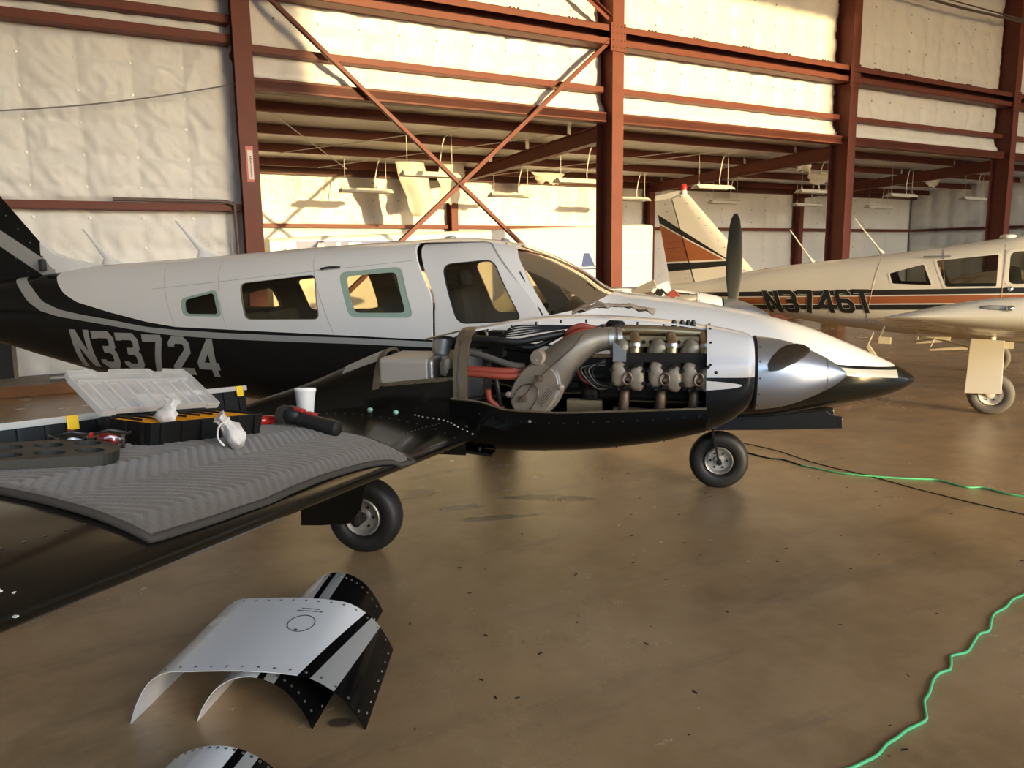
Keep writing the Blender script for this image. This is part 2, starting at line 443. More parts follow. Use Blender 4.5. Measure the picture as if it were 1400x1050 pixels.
# ---- columns
def ibeam(g, s, k0, k1, w, z0, z1, t=.016, mi=0):
    g.box2((s-w/2, k0, z0), (s+w/2, k0+t, z1), mi); g.box2((s-w/2, k1-t, z0), (s+w/2, k1, z1), mi); g.box2((s-t/2, k0+t, z0), (s+t/2, k1-t, z1), mi)
col_lab = {1: 'red steel column at the left carrying a small warning label', 2: 'sunlit red steel column in the middle where the cross braces meet',
           3: 'red steel column standing behind the tail of the white airplane', 4: 'red steel column at the far right edge of the picture', 0: 'red steel column outside the left edge'}
col_obj = {}
for i in (1, 2, 3, 4):
    e = thing('steel_column', col_lab[i], 'column', W0 + wd*COLS[i], WA, 'steel columns of the hangar wall')
    g = G(); ibeam(g, 0, -.26, .26, .27, 0, EAVE); g.obj('column_shaft', 'steel', e)
    g = G(); g.box2((-.2, -.32, 0), (.2, .32, .03)); g.obj('base_plate', 'steel', e)
    g = G(); g.box2((-.20, -.285, 5.55), (.16, -.262, 6.06))
    for bx in (-.14, -.05, .05, .12):
        for bz in (5.62, 5.75, 5.88, 6.0): g.lathe([(0, .016), (.012, .014)], (bx, -.285, bz), (0, -1, 0), 6, c1=True)
    g.obj('gusset_plate', 'steel', e)
    col_obj[i] = e
g = G(); g.box2((-.06, -.268, 2.89), (.05, -.264, 3.42)); lab = g.obj('warning_label', 'label_red', col_obj[1]); lab['label'] = 'small white and red vertical warning label'
g = G(); g.box2((-.035, -.2695, 2.93), (.042, -.268, 3.36)); g.obj('label_face', 'label_white', lab)
g = G()
for q in range(20):
    z = 2.96 + q*.016; g.box2((-.006, -.2705, z), (.014 + .006*((q*7) % 3), -.2695, z+.009))
stuff(g.obj('label_print', 'ink', lab))
# conduit bending down at the left column, and a slack cable across the left wall
g = G(); g.tube(spline([(-6.6, -.1, 2.60), (-6.0, -.1, 2.60), (-5.3, -.1, 2.60), (-5.1, -.1, 2.6), (-4.97, -.1, 2.56), (-4.93, -.1, 2.45), (-4.92, -.1, 1.2), (-4.92, -.1, .1)], 6), .028, 8)
tag(inW(g.obj('wall_conduit', 'conduit', None, smooth=50)), 'dark conduit running along the left girt and bending down the column', 'conduit')
g = G(); g.tube([(-11.5 + 6.75*q/20, -.12, 3.55 + .8*(q/20)**2.2 - .05*math.sin(math.pi*q/20)) for q in range(21)], .011, 6)
tag(inW(g.obj('slack_cable', 'cable_grey', None, smooth=50)), 'thin grey cable hanging slack across the left insulated wall', 'cable')
g = G(); g.tube([(9.4 + 13.8*q/30, -.30, 7.93 - .13*q/30 - .06*math.sin(math.pi*q/15)**2) for q in range(31)], .035, 8); g.tube([(9.4 + 13.8*q/30, -.28, 7.99 - .10*q/30) for q in range(31)], .018, 6)
tag(inW(g.obj('ceiling_cable', 'conduit', None, smooth=50)), 'dark bundle of cables strung high across the upper right wall', 'cable')
# ---- diagonal braces (angle iron)
def brace(a, b_, label):
    g = G(); g.bar((a[0], -.23, a[1]), (b_[0], -.23, b_[1]), .012, .085, (0, -1, 0)); d = Vector((b_[0]-a[0], 0, b_[1]-a[1])).normalized(); nrm = Vector((-d.z, 0, d.x))
    o = nrm*.04; g.bar((a[0]+o.x, -.19, a[1]+o.z), (b_[0]+o.x, -.19, b_[1]+o.z), .085, .012, tuple(nrm.cross(d)))
    o_ = g.obj('diagonal_brace', 'steel', wall_back); o_['label'] = label; return o_
brace((-4.55, 5.80), (2.2, .17), 'diagonal brace falling from the labelled column down to the right')
brace((2.14, 5.80), (-4.55, .1), 'diagonal brace falling from the middle column down to the left')
brace((2.14, 6.18), (-4.55, 11.0 - .9), 'upper diagonal brace rising to the left above the middle column')

# ---- lean-to behind the columns
def zc(k): return 4.33 - .062*k
wl = G(); wl.box2((LEFT_S-.2, KB+.25, 0), (RIGHT_S+.2, KB+.3, zc(KB)+.9))
wall_rear = struct(inW(wl.obj('wall_rear', 'wall_sheet')), 'low insulated back wall of the side bay')
for i in (0, 1, 2, 3, 4):
    s0, s1 = COLS[i]+.02, COLS[i+1]-.02
    sheet(wall_rear, s0, s1, 0, 2.52, KB+.23, res=.12); sheet(wall_rear, s0, s1, 2.52, zc(KB)+.16, KB+.23, res=.08)
    g = G(); g.box2((s0+.1, KB-.02, 2.5), (s1-.1, KB+.16, 2.6)); g.obj('girt', 'steel', wall_rear)
    g = G(); g.box2((s0, KB-.1, zc(KB)-.10), (s1, KB+.1, zc(KB)+.12)); g.obj('eave_beam', 'steel_dark', wall_rear)
    pins(wall_rear, s0+.2, s1-.2, .3, 3.9, KB+.22)
for i in (1, 2, 3, 4):
    g = G(); ibeam(g, COLS[i], KB-.2, KB+.12, .2, 0, zc(KB)); g.obj('wall_column', 'steel', wall_rear)
wl = G(); wl.box2((RIGHT_S+.12, DOOR_K, 0), (RIGHT_S+.18, KB+.3, EAVE+.6))
wall_right = struct(inW(wl.obj('wall_right', 'wall_sheet')), 'insulated end wall on the right with a low girt')
sheet(wall_right, 0, KB+.2, 0, 2.5, RIGHT_S+.1, res=.1, axis='k'); sheet(wall_right, 0, KB+.2, 2.5, 4.4, RIGHT_S+.1, res=.1, axis='k')
sheet(wall_right, -21.9, 0, 0, EAVE, RIGHT_S+.1, res=.5, axis='k')
g = G(); g.box2((RIGHT_S-.1, .3, 2.5), (RIGHT_S+.05, KB, 2.6)); g.obj('girt', 'steel_dark', wall_right)
# lean-to roof with purlins
def roofz(s, k): return zc(k) + .17 - .05*abs(math.sin(math.pi*(k-1.4)/1.73))*(.6+.8*noise.noise(Vector((s*.6, k*.8, 1)))) + .02*noise.noise(Vector((s*2, k*2, 5)))
g = G(); g.grid(lambda u, v: (COLS[1]-.02 + (RIGHT_S-COLS[1]+.1)*u, .1 + (KB+.2)*v, roofz(COLS[1]+(RIGHT_S-COLS[1])*u, .1+(KB+.2)*v)), 160, 40)
cl = G(); cl.box2((LEFT_S-.2, .36, zc(0)+.28), (RIGHT_S+.2, KB+.4, zc(0)+.34))
ceil_l = struct(inW(cl.obj('ceiling_side', 'roof_sheet')), 'low purlin ceiling of the side bay with sagging white insulation')
o = g.obj('insulation_sheet', 'vinyl', ceil_l, smooth=80, fix=False)
for i in range(0, 5):
    for k in (1.4, 3.1, 4.85, 6.5):
        g = G(); t_ = .01; z = zc(k); s0, s1 = COLS[i]+.05, COLS[i+1]-.05
        g.box2((s0, k-t_/2, z-.02), (s1, k+t_/2, z+.17)); g.box2((s0, k-.07, z-.02), (s1, k, z-.008)); g.box2((s0, k, z+.16), (s1, k+.07, z+.17)); g.box2((s0, k-.07, z-.02), (s1, k-.062, z+.01))
        g.obj('purlin', 'steel', ceil_l)
raf_lab = {1: 'sloping rafter over the side bay at the labelled column', 2: 'sloping rafter over the side bay at the middle column', 3: 'sloping rafter over the side bay behind the white airplane tail', 4: 'sloping rafter over the side bay at the far right column'}
for i in (1, 2, 3, 4):
    g = G(); s = COLS[i]; w = .18
    def rf(k): return zc(k) - .36 + .018*k
    for z0f, z1f, ww in ((0, .016, w), (.30, .316, w), (0, .31, .014)):
        a = [(s-ww/2, .25, rf(.25)+z0f), (s+ww/2, .25, rf(.25)+z0f), (s+ww/2, .25, rf(.25)+z1f), (s-ww/2, .25, rf(.25)+z1f)]
        b_ = [(s-ww/2, KB-.1, rf(KB)+z0f*.8), (s+ww/2, KB-.1, rf(KB)+z0f*.8), (s+ww/2, KB-.1, rf(KB)+z1f*.8), (s-ww/2, KB-.1, rf(KB)+z1f*.8)]
        g.loft([a, b_])
    g.obj('rafter', 'steel', ceil_l)['label'] = raf_lab[i]
# sag rods / bridging straps between purlins
g = G()
for a, b_ in (((-2.9, 4.85), (-.3, 1.4)), ((-3.9, 1.4), (-.9, 6.4)), ((3.2, 6.4), (6.4, 1.4)), ((7.2, 1.4), (4.4, 6.4)), ((-1.6, 6.4), (1.9, 1.4))):
    g.tube([(a[0], a[1], zc(a[1])-.03), (b_[0], b_[1], zc(b_[1])-.03)], .011, 6)
stuff(g.obj('sag_rods', 'cable_white', ceil_l))
# torn insulation hanging down
def torn(s0, k0, w, L, lean, label, seed):
    def fn(u, v):
        a = v*L; q = noise.noise(Vector((u*2.2+seed, v*2.5, seed)))
        ww = w*(1 - .35*v + .2*noise.noise(Vector((v*4, seed, 1))))
        return (s0 + (u-.5)*ww + lean*a + .08*q*v, k0 + .12*math.sin(u*5+seed)*(.3+v) + .1*q, zc(k0)-.06 - a + .12*v*noise.noise(Vector((u*6, seed, 3))))
    g = G(); g.slab(fn, 10, 14, (0, .004, 0))
    tag(inW(g.obj('torn_insulation', 'vinyl_torn', None, smooth=80)), label, 'insulation', 'torn insulation hanging in the side bay')
torn(.15, 4.9, .75, 1.25, .28, 'long torn flap of insulation hanging left of the brace crossing', 1.3)
torn(1.25, 4.9, .8, .95, -.12, 'pale torn insulation flap hanging behind the brace crossing', 4.1)
torn(1.75, 5.6, .55, .6, -.25, 'short ragged insulation scrap beside the brace crossing', 7.7)
torn(4.4, 5.4, 1.1, .3, .05, 'frayed insulation edge hanging right of the brace crossing', 2.9)
torn(9.8, 1.6, .5, .32, .1, 'small insulation rag hanging at the right column', 6.2)
torn(12.6, 3.2, 1.2, .34, .1, 'pale insulation flap drooping over the right bay', 8.4)
torn(17.8, 3.0, 1.0, .3, .1, 'drooping insulation flap at the far right bay', 9.9)
# ---- shop lights
def shop_light(s, k, z, label):
    e = thing('shop_light', label, 'light', W0 + wd*s + wn*k + Vector((0, 0, z)), WA, 'hanging shop lights in the side bay')
    g = G(); prof = [(-.16, -.02), (-.09, .055), (.09, .055), (.16, -.02), (.145, -.02), (.08, .04), (-.08, .04), (-.145, -.02)]
    g.prism([(p[0], p[1]) for p in prof], (0, 0, 0), (0, 1, 0), (0, 0, 1), (1.24, 0, 0)); g.obj('reflector', 'fixture', e)
    g = G(); g.box2((.02, -.05, .04), (1.22, .05, .085)); g.obj('housing', 'fixture_in', e)
    for y in (-.055, .055):
        g = G(); g.lathe([(0, .012), (.02, .019), (1.18, .019), (1.2, .012)], (.02, y, .005), (1, 0, 0), 10, c0=True, c1=True); g.obj('tube', 'lampglass', e)
    zt = zc(k) + .02 - z
    for x in (.12, 1.12):
        g = G(); g.tube([(x, -.03, .07), (x, 0, .2), (x, 0, zt)], .006, 5); g.tube([(x, .03, .07), (x, 0, .2)], .006, 5); g.obj('hanger', 'cable_white', e)
    g = G(); x = .85; g.tube(spline([(x, 0, .08), (x, .02, .25), (x+.1, .02, zt-.12), (x+.22, 0, zt)], 5), .013, 6); g.obj('power_cord', 'cable_white', e)
near_l = ['nearer shop light left of the brace crossing', 'nearer shop light just left of the middle column', 'nearer shop light above the airplane fin', 'nearer shop light left of the right column', 'nearer shop light between the two right columns', 'nearer shop light at the far right column']
far_l = ['farther shop light left of the brace crossing', 'farther shop light below and right of the brace crossing', 'farther shop light half hidden by the middle column', 'farther shop light right of the airplane fin', 'farther shop light just left of the right column', 'farther shop light right of the right column']
for q, (s, lb) in enumerate(zip((-1.2, 2.5, 6.65, 10.45, 14.4, 18.2), near_l)): shop_light(s, 2.2, 3.36, 'white hanging ' + lb)
for q, (s, lb) in enumerate(zip((-1.55, 2.35, 6.25, 9.9, 13.6, 17.3), far_l)): shop_light(s, 5.0, 3.24, 'white hanging ' + lb)
# ---- rest of the shell: roof, door wall with its opening, left wall
cl = G(); cl.box2((LEFT_S-.2, DOOR_K-.2, EAVE), (RIGHT_S+.2, .4, EAVE+.1))
ceil_m = struct(inW(cl.obj('ceiling', 'roof_sheet')), 'white insulated main hangar roof')
wl = G(); wl.box2((LEFT_S-.2, DOOR_K, 0), (LEFT_S-.1, KB, EAVE))
struct(inW(wl.obj('wall_left', 'wall_sheet')), 'insulated end wall on the left')
DL, DR, DH = -16.5, 21.5, 8.55
wl = G(); wl.box2((LEFT_S-.2, DOOR_K-.1, 0), (DL, DOOR_K, EAVE)); wl.box2((DR, DOOR_K-.1, 0), (RIGHT_S+.2, DOOR_K, EAVE)); wl.box2((DL, DOOR_K-.1, DH), (DR, DOOR_K, EAVE))
struct(inW(wl.obj('wall_front', 'wall_sheet')), 'door wall behind the photographer with the hangar door open')

# added hangar-shaped blocker, out of view: keeps the low sun off the left half of the open door
blocker_l = thing('sun_blocker', 'added unseen stepped sun blocker left of the gap the low sun shines through', 'sun blocker', W0 + wn*(-44) + wd*(-46), WA)
BW = 46 - 3.6 + .174*44.2
g = G(); g.box2((0, -14, 0), (BW-1.2, 0, 4.1)); g.obj('blocker_wall', 'wall_sheet', blocker_l)
g = G(); g.box2((0, -14, 4.0), (BW-.75, 0, 6.4)); g.obj('blocker_middle', 'wall_sheet', blocker_l)  # steps of the added blocker shape the edge of the sunlight
g = G(); g.box2((0, -14, 6.2), (BW, 0, 10.8)); g.obj('blocker_upper', 'wall_sheet', blocker_l)
g = G(); g.prism([(-.4, 10.7), (BW/2, 12.4), (BW+.0, 10.7)], (0, -14.2, 0), (1, 0, 0), (0, 0, 1), (0, 14.4, 0)); g.obj('roof', 'roof_sheet', blocker_l)  # gabled top of the added blocker
for q in range(6):
    g = G(); g.box2((4+7.5*q, 0, 0), (11+7.5*q, .12, 5.5)); g.obj('blocker_door', 'roof_sheet', blocker_l)

blocker_r = thing('sun_blocker', 'added unseen sun blocker on the right of the gap the low sun shines through', 'sun blocker', W0 + wn*(-44) + wd*(8.95 + .174*58.3), WA)  # second added blocker, out of view, ends the sunlit gap on the right
g = G(); g.box2((0, -14, 0), (34, 0, 10.8)); g.obj('blocker_wall', 'wall_sheet', blocker_r)
g = G(); g.prism([(0, 10.7), (17, 12.4), (34.4, 10.7)], (0, -14.2, 0), (1, 0, 0), (0, 0, 1), (0, 14.4, 0)); g.obj('roof', 'roof_sheet', blocker_r)  # gabled top of the second added blocker
for q in range(4):
    g = G(); g.box2((2+7.5*q, 0, 0), (9+7.5*q, .12, 5.5)); g.obj('blocker_door', 'roof_sheet', blocker_r)
# ================================================================== AIRPLANE SHARED TOOLS
class Hull:
    def __init__(s, TOP, BOT, WID, MID, EXU, EXL): s.T, s.B, s.W, s.Mi, s.U, s.L = TOP, BOT, WID, MID, EXU, EXL
    def sec(s, x): return smooth_tab(s.T, x), smooth_tab(s.B, x), smooth_tab(s.W, x), smooth_tab(s.Mi, x), lerp_tab(s.U, x), lerp_tab(s.L, x)
    def half(s, x, z):
        zt, zb, w, zm, pu, pl = s.sec(x)
        if z >= zm: q = (z-zm)/max(zt-zm, 1e-4); p = pu
        else: q = (zm-z)/max(zm-zb, 1e-4); p = pl
        return 0.0 if q >= 1 else w*(1-q**p)**(1/p)
    def ring(s, x, n=64, inset=0.0):
        zt, zb, w, zm, pu, pl = s.sec(x); out = []
        zt -= inset; zb += inset; w = max(w-inset, .002); zm = min(max(zm, zb+.001), zt-.001)
        for k in range(n):
            a = 2*math.pi*k/n; c, sn = math.cos(a), math.sin(a); p = pu if sn >= 0 else pl
            y = w*math.copysign(abs(c)**(2/p), c); z = zm + ((zt-zm) if sn >= 0 else (zm-zb))*math.copysign(abs(sn)**(2/p), sn)
            out.append((x, y, z))
        return out
    def surf(s, x, z, side=-1, off=0.0): return (x, side*(s.half(x, z)+off), z)
    def solid(s, xs, t, n=64):
        g = G(); g.loft([s.ring(x, n) for x in xs])
        xi = [x for x in xs if smooth_tab(s.W, x) > t*2.2 and smooth_tab(s.T, x)-smooth_tab(s.B, x) > t*4.5]
        inner = [s.ring(x, n, t)[::-1] for x in xi]; g.loft(inner, mi=1); return g
def linspace(a, b, n): return [a+(b-a)*i/(n-1) for i in range(n)]
def side_prism(poly, y0, y1):
    g = G(); g.prism(poly, (0, y0, 0), (1, 0, 0), (0, 0, 1), (0, y1-y0, 0)); return g.obj('cutter', 'ink')
def densify(poly, d=.03):
    out = []
    for i in range(len(poly)):
        a = Vector(poly[i]); b = Vector(poly[(i+1) % len(poly)]); n = max(1, int((b-a).length/d))
        out += [tuple(a.lerp(b, k/n)) for k in range(n)]
    return out
def pane(hull, poly, name, mat, parent, side=-1, off=-.008, rings=5, inner=0.0, outer=1.0, thick=.004, clampz=None):
    """curved plate following the hull inside an outline given in side view"""
    P = densify(poly); cx = sum(p[0] for p in P)/len(P); cz = sum(p[1] for p in P)/len(P); n = len(P)
    g = G(); layers = []
    for d in (0, -thick):
        rs = []
        for k in range(rings+1):
            f = inner + (outer-inner)*k/rings
            f = max(f, .001)
            rs.append([hull.surf(cx+(p[0]-cx)*f, cz+(p[1]-cz)*f, side, off+d) for p in P])
        layers.append(rs)
    g.loft(layers[0], False, False); g.loft([r[::-1] for r in layers[1]], False, False)
    g.loft([layers[0][-1], layers[1][-1]], False, False)
    if inner > 0: g.loft([layers[0][0], layers[1][0]], False, False)
    return g.obj(name, mat, parent, smooth=40)
GLY = {  # strokes of a block octagonal face, box 0..0.64 x 0..1
 'N': [[(.09, 0), (.09, 1)], [(.09, 1), (.55, 0)], [(.55, 0), (.55, 1)]],
 '3': [[(.02, .80), (.02, .91), (.18, .91), (.46, .91), (.555, .80), (.555, .62), (.45, .52), (.22, .52)], [(.45, .52), (.555, .42), (.555, .20), (.46, .09), (.18, .09), (.09, .18), (.09, .24)]],
 '7': [[(.0, .91), (.60, .91)], [(.555, .95), (.25, 0)]],
 '2': [[(.09, .74), (.09, .81), (.18, .91), (.46, .91), (.555, .81), (.555, .62), (.09, .17), (.09, .09), (.64, .09)]],
 '4': [[(.47, 0), (.47, 1)], [(.47, .93), (.07, .32)], [(.0, .28), (.64, .28)]],
 '6': [[(.54, .76), (.54, .82), (.46, .91), (.18, .91), (.09, .81), (.09, .19), (.18, .09), (.46, .09), (.555, .19), (.555, .42), (.46, .52), (.09, .52)]],
 'T': [[(0, .91), (.64, .91)], [(.32, .91), (.32, 0)]],
 'A': [[(.05, 0), (.32, 1)], [(.32, 1), (.59, 0)], [(.16, .3), (.48, .3)]], 'I': [[(.32, 0), (.32, 1)]],
 'R': [[(.09, 0), (.09, .91), (.46, .91), (.555, .81), (.555, .6), (.46, .5), (.09, .5)], [(.3, .5), (.56, 0)]],
 'C': [[(.55, .75), (.46, .91), (.18, .91), (.09, .8), (.09, .2), (.18, .09), (.46, .09), (.55, .25)]]}
def glyph(ch, mapf, sw=.17, thick=None):
    """strokes with mitred joins; mapf(u,v)->3d point"""
    g = G()
    for pl in GLY[ch]:
        P = [Vector(p) for p in pl]; n = len(P); L = []; Rr = []
        for i in range(n):
            d0 = (P[i]-P[i-1]).normalized() if i > 0 else None; d1 = (P[i+1]-P[i]).normalized() if i < n-1 else None
            if d0 is None: d0 = d1
            if d1 is None: d1 = d0
            m = (d0+d1).normalized(); nn = Vector((-m.y, m.x)); c = max(.45, nn.dot(Vector((-d0.y, d0.x))))
            L.append(P[i]+nn*sw/2/c); Rr.append(P[i]-nn*sw/2/c)
        if len(pl) == 2 and P[0].y in (0, 1) and P[1].y in (0, 1) and abs(P[0].x-P[1].x) > .1:     # diagonal: cut flat
            w2 = sw/2/ (abs((P[1]-P[0]).normalized().y)); L = [Vector((p.x+w2, p.y)) for p in P]; Rr = [Vector((p.x-w2, p.y)) for p in P]
        for i in range(n-1):
            k = max(1, int((P[i+1]-P[i]).length/.12))
            for j in range(k):
                q = [L[i].lerp(L[i+1], j/k), L[i].lerp(L[i+1], (j+1)/k), Rr[i].lerp(Rr[i+1], (j+1)/k), Rr[i].lerp(Rr[i+1], j/k)]
                q2 = [q[0], q[1], (q[1]+q[2])/2, (q[0]+q[3])/2]; q3 = [(q[0]+q[3])/2, (q[1]+q[2])/2, q[2], q[3]]
                for a in (q2, q3): g.add([mapf(p.x, p.y) for p in a], [(0, 1, 2, 3)])
    return g
def wheel(parent, c, r, w, hub='hub', tire='rubber', face=-1, name='wheel', hubr=.48):
    """tire > hub > bolts ; axis along local y"""
    c = Vector(c); g = G(); prof = []
    for k in range(25):
        a = math.pi*2*k/24; p = 2.6
        ca, sa = math.cos(a), math.sin(a)
        prof.append((math.copysign(abs(sa)**(2/p), sa)*w/2, (r - (r-r*hubr)/2) + math.copysign(abs(ca)**(2/p), ca)*(r-r*hubr)/2))
    g.lathe(prof, c, (0, 1, 0), 48); 
    for gi in (-.3, -.1, .1, .3):
        pass
    # flattened contact patch
    g.v = [(x, y, max(z, c.z - r*.955)) for x, y, z in g.v]
    t = g.obj(name, tire, parent, smooth=60)
    g = G(); hr = r*hubr
    for sd in (-1, 1):
        g.lathe([(sd*w*.36, hr*1.06), (sd*w*.40, hr*1.0), (sd*w*.36, hr*.90), (sd*w*.22, hr*.80), (sd*w*.20, hr*.42), (sd*w*.30, hr*.36), (sd*w*.32, hr*.20), (sd*w*.30, .001)], c, (0, 1, 0), 32)
    h = g.obj('hub', hub, t, smooth=35)
    g = G()
    for k in range(6):
        a = math.pi*k/3; q = c + Vector((math.cos(a)*hr*.6, face*w*.2, math.sin(a)*hr*.6)); g.lathe([(0, .009), (.014, .008)], q, (0, face, 0), 6, c1=True)
    stuff(g.obj('hub_bolts', 'engine_dark', t))
    return t
def blade(parent, hub, rdir, axis, L, name='propeller_blade', mat='blade_grey', r0=.1, chord=.155, tw0=58, tw1=18):
    hub = Vector(hub); rd = Vector(rdir).normalized(); ax = Vector(axis).normalized(); tg = ax.cross(rd).normalized(); rings = []
    for i in range(17):
        q = i/16; rr = r0 + (L-r0)*q
        ch = chord*lerp_tab([(0, .42), (.12, .62), (.35, .98), (.6, 1.0), (.82, .86), (.94, .62), (1, .22)], q); th = lerp_tab([(0, .35), (.15, .2), (.5, .1), (1, .05)], q)*ch
        tw = R(tw0 + (tw1-tw0)*q**.7); d = tg*math.cos(tw) + ax*math.sin(tw); nn = tg*-math.sin(tw) + ax*math.cos(tw)
        ring = []
        for k in range(16):
            a = 2*math.pi*k/16; ring.append(hub + rd*rr + d*(math.cos(a)*ch/2) + nn*(math.sin(a)*th/2*(1 + .3*math.cos(a))))
        rings.append(ring)
    g = G(); g.loft(rings); return g.obj(name, mat, parent, smooth=50)
def float_line(t, xn, pts, x0, x1, z0, z1):
    nd = t.n('ShaderNodeFloatCurve'); c = nd.mapping.curves[0]
    P = [((x-x0)/(x1-x0), (z-z0)/(z1-z0)) for x, z in pts]
    c.points[0].location = P[0]; c.points[1].location = P[-1]
    for p in P[1:-1]: c.points.new(*p)
    for p in c.points: p.handle_type = 'VECTOR'
    nd.mapping.use_clip = False; nd.mapping.update(); t.l(xn, nd.inputs['Value']); return nd.outputs[0]

# ================================================================== BLACK AND SILVER TWIN
TOP = [(-7.3,1.42),(-6.4,1.55),(-5.523,1.643),(-5.165,1.69),(-4.734,1.715),(-4.042,1.755),(-3.741,1.775),(-3.062,1.818),(-2.385,1.85),(-1.95,1.866),(-1.75,1.855),(-1.569,1.828),(-1.289,1.737),(-1.013,1.598),(-0.84,1.482),(-.74,1.452),(-0.472,1.418),(-0.209,1.38),(0.049,1.333),(0.304,1.275),(0.556,1.203),(0.805,1.106),(1.052,0.995),(1.223,0.91),(1.275,.875),(1.31,0.84)]
BOT = [(-7.3,1.2),(-6.189,.995),(-5.871,.915),(-5.557,.842),(-5.248,.77),(-5.05,.727),(-4.6,.665),(-4.0,.61),(-3.2,.565),(-2.2,.545),(-1.0,.545),(-.3,.553),(0.271,.572),(.568,.618),(.81,.662),(1.047,.71),(1.2,.765),(1.275,.805),(1.31,.838)]
WID = [(-7.3,.05),(-6.4,.13),(-5.523,.235),(-4.7,.36),(-4.042,.46),(-3.4,.555),(-2.8,.605),(-2.2,.62),(-1.2,.62),(-.6,.595),(0,.535),(.5,.445),(.9,.33),(1.1,.235),(1.223,.14),(1.285,.06),(1.31,.006)]
EXU = [(-7.3,2),(-4.5,2.2),(-3.0,2.7),(-2.2,2.9),(-1.6,2.9),(-1.0,2.5),(-.6,2.4),(.2,2.3),(1.31,2)]
EXL = [(-7.3,2),(-4.5,2.4),(-3.0,3.2),(-1,3.4),(0,2.8),(.6,2.3),(1.31,2)]
MID = [(-7.3,1.31),(-6.0,1.27),(-5,1.2),(-4,1.13),(-3,1.08),(-1.5,1.05),(-.5,1.0),(.3,.95),(.9,.88),(1.31,.84)]
HA = Hull(TOP, BOT, WID, MID, EXU, EXL)
# livery
t = NT('twin_livery'); b = t.b; co = t.coord(); sp = t.n('ShaderNodeSeparateXYZ'); t.l(co, sp.inputs[0])
X0, X1, Z0, Z1 = -7.5, 1.5, .4, 2.2
xn = t.math('DIVIDE', t.math('SUBTRACT', sp.outputs[0], X0), X1-X0); zn = t.math('DIVIDE', t.math('SUBTRACT', sp.outputs[2], Z0), Z1-Z0)
tail = [(-2.09,1.148),(-1.2,1.125),(-.14,1.062),(.65,.99),(.8,.972),(1.16,.939),(1.5,.9)]
L1 = float_line(t, xn, [(-7.5,2.1),(-5.56,2.1),(-5.533,1.602),(-5.465,1.529),(-5.376,1.457),(-5.229,1.392),(-4.868,1.313),(-4.487,1.242),(-4.193,1.207),(-3.767,1.199),(-3.113,1.183),(-2.637,1.169)]+tail, X0, X1, Z0, Z1)
L2 = float_line(t, xn, [(-7.5,2.1),(-5.93,2.1),(-5.903,1.602),(-5.744,1.499),(-5.615,1.395),(-5.432,1.33),(-5.188,1.29),(-4.87,1.253),(-4.49,1.201),(-4.195,1.184),(-3.769,1.171),(-2.638,1.153),(-2.09,1.134),(-1.2,1.11),(-.14,1.045),(.65,.972),(.8,.954),(1.16,.921),(1.5,.89)], X0, X1, Z0, Z1)
L3 = float_line(t, xn, [(-7.5,2.1),(-6.04,2.1),(-6.015,1.59),(-5.896,1.499),(-5.781,1.394),(-5.639,1.315),(-5.436,1.269),(-4.875,1.205),(-4.494,1.16),(-4.2,1.138),(-3.772,1.125),(-2.64,1.11),(-2.091,1.094),(-1.2,1.065),(-.14,1.0),(.65,.925),(.8,.905),(1.16,.872),(1.5,.84)], X0, X1, Z0, Z1)
gt = lambda a, c: t.math('GREATER_THAN', a, c)
white = gt(zn, L1); silver = t.math('MULTIPLY', t.math('LESS_THAN', zn, L2), gt(zn, L3)); rad = gt(sp.outputs[0], 1.143); nrad = t.math('SUBTRACT', 1.0, rad)
white = t.math('MULTIPLY', white, nrad); silver = t.math('MULTIPLY', silver, nrad)
wcol = t.mix(t.noise(1.4, 4), (.68, .675, .665), (.75, .74, .73))
c = t.mix(silver, (.008, .008, .008), (.31, .31, .30)); c = t.mix(white, c, wcol); t.l(c, b.inputs['Base Color'])
b.inputs['Roughness'].default_value = .15; b.inputs['Specular IOR Level'].default_value = .2

A0 = Vector((1.546, 5.713, 0)); HAz = R(-12.483)
twin = thing('twin_airplane', 'black and silver twin engine airplane N33724 with its near engine uncovered', 'airplane', A0, HAz)
xs = linspace(-7.3, -3.2, 34) + linspace(-3.1, .6, 60) + linspace(.64, 1.2, 14) + [1.235, 1.26, 1.28, 1.295, 1.305, 1.31]
fz = HA.solid(xs, .022).obj('fuselage', ['twin_livery', 'interior'], None, fix=False)
W1 = round_poly([(-4.155,1.425),(-3.81,1.50),(-3.74,1.293),(-4.125,1.293)], .045)
W2 = round_poly([(-3.60,1.545),(-2.945,1.61),(-2.885,1.283),(-3.525,1.274)], .05)
W3 = round_poly([(-2.76,1.622),(-2.27,1.66),(-2.155,1.30),(-2.65,1.30)], .055)
DW = round_poly([(-2.0,1.672),(-1.62,1.705),(-1.365,1.28),(-1.85,1.252)], .075, 6)
WS = [(-1.545,1.93),(-1.47,1.765),(-1.275,1.45),(-1.185,1.318),(-.95,1.368),(-.80,1.448),(-.765,1.47),(-.70,1.55),(-.8,1.95)]
DOOR = round_poly([(-2.235,1.83),(-1.66,1.83),(-1.25,1.36),(-1.235,.72),(-2.02,.72),(-2.02,1.44)], .06, 5)
doorcut = side_prism([(p[0], p[1]) for p in DOOR], -.9, -.10)
dsolid = HA.solid(xs, .03).obj('cabin_door', ['twin_livery', 'interior'], None, fix=False)
apply_bool(dsolid, [doorcut], 'INTERSECT')
apply_bool(dsolid, [side_prism(DW, -.95, 0)])
cuts = [side_prism(w, -1, 1) for w in (W1, W2, W3)] + [side_prism(WS, -1, 1), side_prism(DW, .02, 1), side_prism(DOOR, -.9, -.09)]
apply_bool(fz, cuts)
for o in (fz, dsolid):
    o.data.shade_smooth(); o.data.set_sharp_from_angle(angle=R(30)); o.parent = twin
fz.name = 'fuselage'
